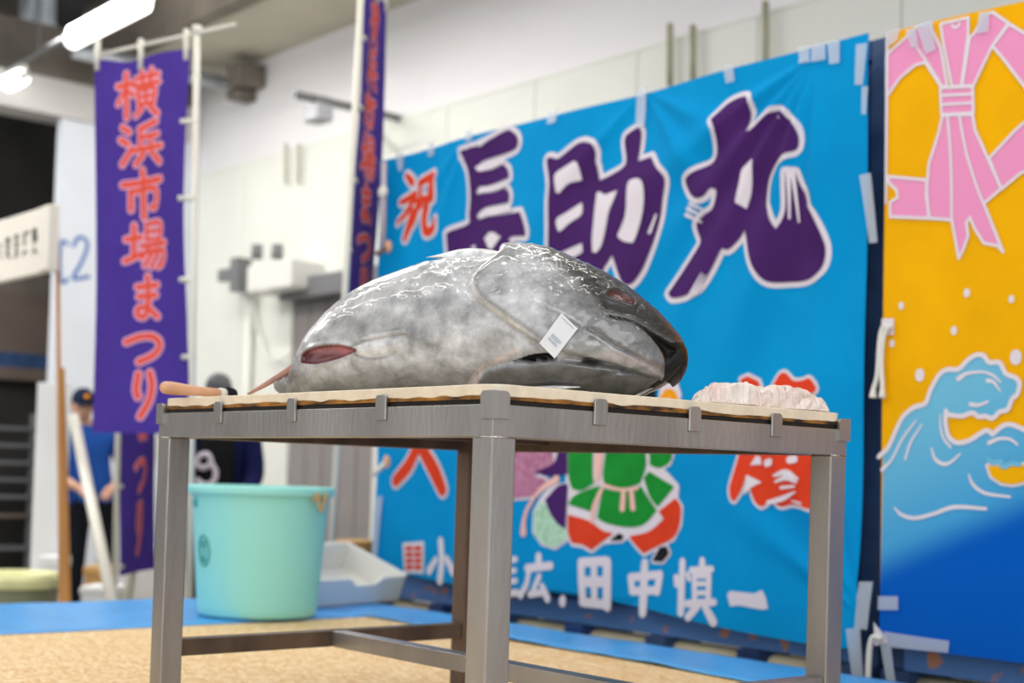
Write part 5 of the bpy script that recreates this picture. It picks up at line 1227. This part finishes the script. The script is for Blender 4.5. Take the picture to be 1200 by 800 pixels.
def person(foot, face_dir, height, label, top_m, bot_m, armL, armR, head_tilt=0., cap_m=None, head_turn=0., brim=True, sleeve=.30, lean=0., bulk=1.):
    """foot: point on floor; face_dir: horizontal unit vector; arms: (elbow, hand) in local (right, forward, up) metres"""
    f = np.array(face_dir) / np.linalg.norm(face_dir); r = np.cross(f, Z0)
    s = height / 1.72
    def W(p): return np.array(foot) + (r * (p[0] + lean * max(0, p[2] - .9)) + f * p[1] + Z0 * p[2]) * s
    t = thing('person', label, 'person', tuple(foot))
    J = [(0, 0, .94), (0, .01, 1.12), (0, 0, 1.30), (0, -.01, 1.42), (0, 0, 1.50), (0, .01, 1.56),      # 0-5 pelvis..neck
         (.19, -.01, 1.40), (armR[0]), (armR[1]), (-.19, -.01, 1.40), (armL[0]), (armL[1]),               # 6-8 right, 9-11 left
         (.095, 0, .88), (.10, .02, .48), (.10, -.02, .09), (-.095, 0, .88), (-.10, .03, .48), (-.10, -.01, .09),
         (.115, .13, .035), (-.115, .14, .035)]
    rad = [(.155, .115), (.145, .105), (.165, .115), (.12, .09), (.055, .055), (.05, .05), (.07, .07), (.048, .048), (.030, .034), (.07, .07), (.048, .048), (.030, .034),
           (.095, .095), (.062, .062), (.045, .045), (.095, .095), (.062, .062), (.045, .045), (.04, .035), (.04, .035)]
    rad = [(a_ * bulk, b_ * bulk) if i_ in (0, 1, 2, 3, 6, 7, 9, 10) else (a_, b_) for i_, (a_, b_) in enumerate(rad)]
    E_ = [(0, 1), (1, 2), (2, 3), (3, 4), (4, 5), (3, 6), (6, 7), (7, 8), (3, 9), (9, 10), (10, 11), (0, 12), (12, 13), (13, 14), (0, 15), (15, 16), (16, 17), (14, 18), (17, 19)]
    vs, fs = skin_body(J, E_, rad)
    b = MB(); b.v = [tuple(W(p)) for p in vs]; b.f = fs
    body = b.build('body', [M_skin, top_m, bot_m, M_black], t, smooth=True)
    for pl_ in body.data.polygons:
        c_ = np.mean([vs[i] for i in pl_.vertices], axis=0)
        bare = False
        for el_, ha_ in (armR, armL):
            el_, ha_ = np.array(el_), np.array(ha_); sg2 = ha_ - el_; Ls = np.linalg.norm(sg2); tt = (c_ - el_) @ sg2 / Ls
            if tt > Ls - sleeve and np.linalg.norm(c_ - el_ - sg2 / Ls * tt) < .062: bare = True
        if c_[2] < .10: k_ = 3
        elif c_[2] < .93 and abs(c_[0]) < .24 and not bare: k_ = 2
        elif c_[2] > 1.475 or bare: k_ = 0
        else: k_ = 1
        pl_.material_index = k_
    # hands: palm and five bent fingers
    for (el, ha, sg_) in ((armR[0], armR[1], 1), (armL[0], armL[1], -1)):
        el = np.array(el); ha = np.array(ha); d = (ha - el) / np.linalg.norm(ha - el); side = np.cross(d, [0, 0, 1.]); side /= np.linalg.norm(side) + 1e-9; dn = np.cross(d, side)
        hb_ = MB()
        def tube_l(P_, R_): hb_.tube([W(p) for p in P_], [x * s for x in R_], 8)
        tube_l([ha - d * .02, ha + d * .02, ha + d * .06, ha + d * .09], [.028, .034, .036, .026])
        for q_, off in enumerate((-.027, -.009, .009, .027)):
            Lq = (.060, .072, .068, .052)[q_]; o_ = ha + d * .085 + side * off
            tube_l([o_, o_ + d * Lq * .45 + dn * .004, o_ + d * Lq * .75 + dn * .022, o_ + d * Lq * .85 + dn * .040], [.0095, .009, .008, .006])
        o_ = ha + d * .03 + side * .03 * sg_; tube_l([o_, o_ + side * .025 * sg_ + d * .025 + dn * .01, o_ + side * .03 * sg_ + d * .055 + dn * .02], [.012, .0105, .008])
        hb_.build('hand', M_skin, t, smooth=True)
    # head with face
    ht, tn = head_tilt, head_turn
    f2 = f * math.cos(tn) + r * math.sin(tn); r2 = np.cross(f2, Z0)
    fh = f2 * math.cos(ht) - Z0 * math.sin(ht); uh = f2 * math.sin(ht) + Z0 * math.cos(ht)
    hc = W((0, .015, 1.615)) + fh * .01
    def Hd(a, b_, c): return hc + (r2 * a + fh * b_ + uh * c) * s
    def hfn(d):
        x_, y_, z_ = d; k_ = 1.
        if y_ > 0: k_ *= 1 - .06 * y_ * (1 - abs(z_))
        if z_ < 0: k_ *= 1 + .02 * y_
        k_ += .05 * math.exp(-((z_ + .85) / .25) ** 2) * max(0, y_)
        return k_
    hb = MB(); hb.ellipsoid((0, 0, 0), (.074, .095, .118), 28, 20, hfn)
    jw = []
    for (x_, y_, z_) in hb.v:
        if z_ < -.02: kx = 1 - .28 * min(1, (-z_ - .02) / .1); x_ *= kx
        if abs(z_ + .012) < .02 and y_ > .06 and abs(abs(x_) - .032) < .02: y_ -= .008
        jw.append((x_, y_, z_))
    hb.v = [tuple(Hd(*p)) for p in jw]; head = hb.build('head', M_skin, t, smooth=True)
    nb = MB(); nb.tube([Hd(0, .084, .012), Hd(0, .098, -.012), Hd(0, .106, -.034), Hd(0, .088, -.042)], [.007 * s, .010 * s, .014 * s, .008 * s], 10); nb.build('nose', M_skin, head, smooth=True)
    for sx_ in (-1, 1):
        MB().ellipsoid(Hd(.031 * sx_, .079, .004), (.011 * s, .011 * s, .008 * s), 12, 8).build('eye', M_black, head, smooth=True)
        MB().ellipsoid(Hd(.074 * sx_, -.004, -.01), (.014 * s, .014 * s, .030 * s), 12, 8).build('ear', M_skin, head, smooth=True)
        MB().tube([Hd(.014 * sx_, .090, .022), Hd(.034 * sx_, .084, .027), Hd(.05 * sx_, .07, .022)], .0045 * s, 6).build('eyebrow', M_hair, head, smooth=True)
    MB().tube([Hd(-.022, .083, -.066), Hd(0, .089, -.064), Hd(.022, .083, -.066)], .0055 * s, 8).build('mouth', mat('lips', S(170, 100, 90), .5), head, smooth=True)
    hr = MB(); hr.ellipsoid((0, 0, 0), (.079, .088, .095), 26, 16); hv = []
    for (x_, y_, z_) in hr.v: hv.append(tuple(Hd(x_, y_ - .014 - (.02 if z_ < 0 else 0), z_ + .022)))
    hr.v = hv; hr.build('hair', M_hair, head, smooth=True)
    if cap_m:
        cp = MB(); cp.ellipsoid((0, 0, 0), (.081, .100, .088), 26, 16); cv = []
        for (x_, y_, z_) in cp.v: cv.append(tuple(Hd(x_, y_ - .004, max(z_, -.012) + .045)))
        cp.v = cv; cap = cp.build('cap', cap_m, t, smooth=True)
        if brim:
            bb = MB()
            def br(u_, v_): a_ = (u_ - .5) * 2.0; return tuple(Hd(math.sin(a_) * .084, math.cos(a_) * (.085 + .065 * v_), .036 - .012 * v_ - .02 * a_ * a_ * v_))
            bb.grid(br, 14, 5); bb.build('brim', cap_m, cap, smooth=True, solid=.004)
    return t, W, Hd, f, r
toCam = lambda p: np.array([-p[0], -p[1], 0]) / math.hypot(p[0], p[1])
# person with blue shirt at far left, hand held in front
pf = at_d(108, 600, 9.9); pf[2] = FLOOR
f1_ = toCam(pf); rr = np.cross(f1_, Z0); fdir = f1_ * math.cos(.5) - rr * math.sin(.5) * -1
p1_, W1, H1, ff1, rr1 = person(pf, f1_ * .97 + R0 * .22, 1.66, 'person in navy cap, blue shirt and dark trousers standing behind the front purple flag', M_shirt, M_trouser,
    ((-.27, .05, 1.12), (-.10, .25, 1.03)), ((.27, .05, 1.12), (.12, .27, 1.02)), .12, M_cap, -.05, True, .20, .14, 1.12)
MB().ellipsoid(H1(0, .10, .075), (.018, .018, .016), 10, 8).build('cap_badge', M_orange, p1_, smooth=True)
q = W1((.08, .125, 1.30)); MB().ellipsoid(q, (.022, .022, .035), 10, 8).build('chest_mark', M_orange, p1_, smooth=True)
# person in navy jacket and black apron, head bent
pf = at_d(251, 600, 8.5); pf[2] = FLOOR
p2_, W2, H2, ff2, rr2 = person(pf, toCam(pf), 1.70, 'person in grey knit cap, navy jacket and black apron bending over behind the bucket', M_navy, M_trouser,
    ((-.24, .06, 1.12), (-.14, .28, .98)), ((.24, .06, 1.12), (.14, .28, .98)),   .16, M_capg, .0, False, .10, 0., 1.3)
b = MB()
def apr(u, v): a_ = (u - .5) * 1.9; wd = .125 + .03 * v; return tuple(W2((math.sin(a_) * wd, .165 * math.cos(a_ * .9) + .03 - .02 * (v < .1), 1.36 - .85 * v)))
b.grid(apr, 14, 20); ap = b.build('apron', M_apron, p2_, smooth=True, solid=.006)
def apt(x_, z_): return W2((x_, .205 - x_ * x_ * 2.2, z_))
st = MB()
for pts in ([(.10, 1.24), (.05, 1.25), (.03, 1.20), (.07, 1.17), (.11, 1.19), (.10, 1.24)], [(.03, 1.20), (.0, 1.15), (.01, 1.09), (.06, 1.07), (.11, 1.10)], [(.06, 1.03), (.03, .99), (.09, .98)]):
    st.tube(catmull([apt(*p) for p in pts], 4), .016, 8)
st.build('apron_print', M_wht, ap, smooth=True)

# ================================================================== odds and ends at the far left
def leaning(pa, pb_, r_, label, nm='white_pole'):
    o = MB().tube([pa, pb_], r_, 10).build(nm, M_pole, smooth=True); tag(o, label, 'pole')
pa, pbb = at_d(86, 488, 8.2), at_d(133, 712, 7.4); ax_ = pbb - pa; pbb = pbb + ax_ * ((FLOOR - pbb[2]) / ax_[2])
leaning(pa, pbb, .032, 'white pole leaning diagonally in front of the person in the blue shirt')
pa, pbb = at_d(183, 505, 8.6), at_d(160, 640, 8.6); ax_ = pbb - pa; pbb = pbb + ax_ * ((FLOOR - pbb[2]) / ax_[2])
leaning(pa, pbb, .03, 'white pole slanting behind the left table leg')
# white upright panel behind the wooden post
q0, q1 = at_d(44, 448, 8.9), at_d(82, 448, 8.9)
MBp = MB(); d_ = F0 * .04
MBp.hexa([np.array([q0[0], q0[1], FLOOR]), np.array([q1[0], q1[1], FLOOR]), np.array([q1[0], q1[1], FLOOR]) + d_, np.array([q0[0], q0[1], FLOOR]) + d_, q0, np.array([q1[0], q1[1], q0[2]]), np.array([q1[0], q1[1], q0[2]]) + d_, q0 + d_])
tag(MBp.build('partition', M_foam, bevel=.004), 'tall white panel standing behind the wooden sign post', 'panel')
# tub with a bag over its rim
tc_ = at_d(18, 690, 8.0); zt_ = at_d(22, 676, 8.1)[2]
tub = thing('waste_tub', 'olive tub lined with a pale yellow bag at the lower left', 'tub', (tc_[0], tc_[1], FLOOR))
cc = np.array([tc_[0], tc_[1], FLOOR]); hh = zt_ - FLOOR
MB().lathe(cc, [(0, .003), (.20, .003), (.205, 0), (.235, hh), (.225, hh), (.195, .03), (0, .03)], 40).build('tub_wall', M_tub, tub, smooth=True)
MB().lathe(cc, [(.236 + .012 * (i % 2), hh - .045 + .008 * i) for i in range(7)] + [(.24, hh + .035), (.21, hh + .03), (.20, hh - .2), (.1, hh - .3), (0, hh - .32)], 40).build('bag_liner', M_bag, tub, smooth=True)
# white bag / foam boxes by the feet of the person
def fbox(px0, px1, py0, py1, D, dep, nm, label, m=M_foam, cat='box', group=None):
    a_, b_ = at_d(px0, py1, D), at_d(px1, py1, D); zt2 = at_d((px0 + px1) / 2, py0, D)[2]; zl = FLOOR
    A_, B_ = np.array([a_[0], a_[1], zl]), np.array([b_[0], b_[1], zl]); d2 = F0 * dep; u_ = np.array([0, 0, zt2 - zl])
    t = thing(nm, label, cat, tuple((A_ + B_) / 2), group)
    MB().hexa([A_, B_, B_ + d2, A_ + d2, A_ + u_ * .88, B_ + u_ * .88, B_ + d2 + u_ * .88, A_ + d2 + u_ * .88]).build('box_body', m, t, bevel=.012)
    e_ = R0 * .012
    MB().hexa([A_ - e_ + u_ * .88, B_ + e_ + u_ * .88, B_ + d2 + e_ + u_ * .88, A_ + d2 - e_ + u_ * .88, A_ - e_ + u_, B_ + e_ + u_, B_ + d2 + e_ + u_, A_ + d2 - e_ + u_]).build('box_lid', m, t, bevel=.01)
fbox(94, 134, 688, 712, 8.6, .3, 'foam_box', 'white foam box between the legs of the leaning white pole and flag pole')
fbox(141, 186, 641, 690, 9.4, .4, 'foam_box', 'white foam box standing under the half hidden purple flag')
fbox(98, 120, 664, 690, 8.95, .25, 'carton', 'brown carton beside the trousers of the person in blue', mat('brown_carton', S(160, 110, 70), .8), 'carton')
fbox(46, 68, 652, 700, 8.6, .2, 'foam_box', 'white foam box behind the olive tub')
# dark rack far left behind the sign
rk = thing('storage_rack', 'dark metal rack in the shade at the far left', 'rack', tuple(at_x(20, 600, -12.8)))
xr = -12.8; ya_, yb_ = at_x(-30, 600, xr)[1], at_x(38, 600, xr)[1]
for yy in (ya_, yb_): MB().box(xr - .04, xr + .04, yy - .04, yy + .04, FLOOR, 1.0).build('upright', M_greymetal, rk)
for i, py_ in enumerate((500, 520, 540, 560, 580, 602, 640)):
    z_ = at_x(20, py_, xr)[2]; MB().box(xr - .5, xr + .04, ya_, yb_, z_ - .03, z_).build('shelf', M_shutter if i == 5 else M_greymetal, rk)
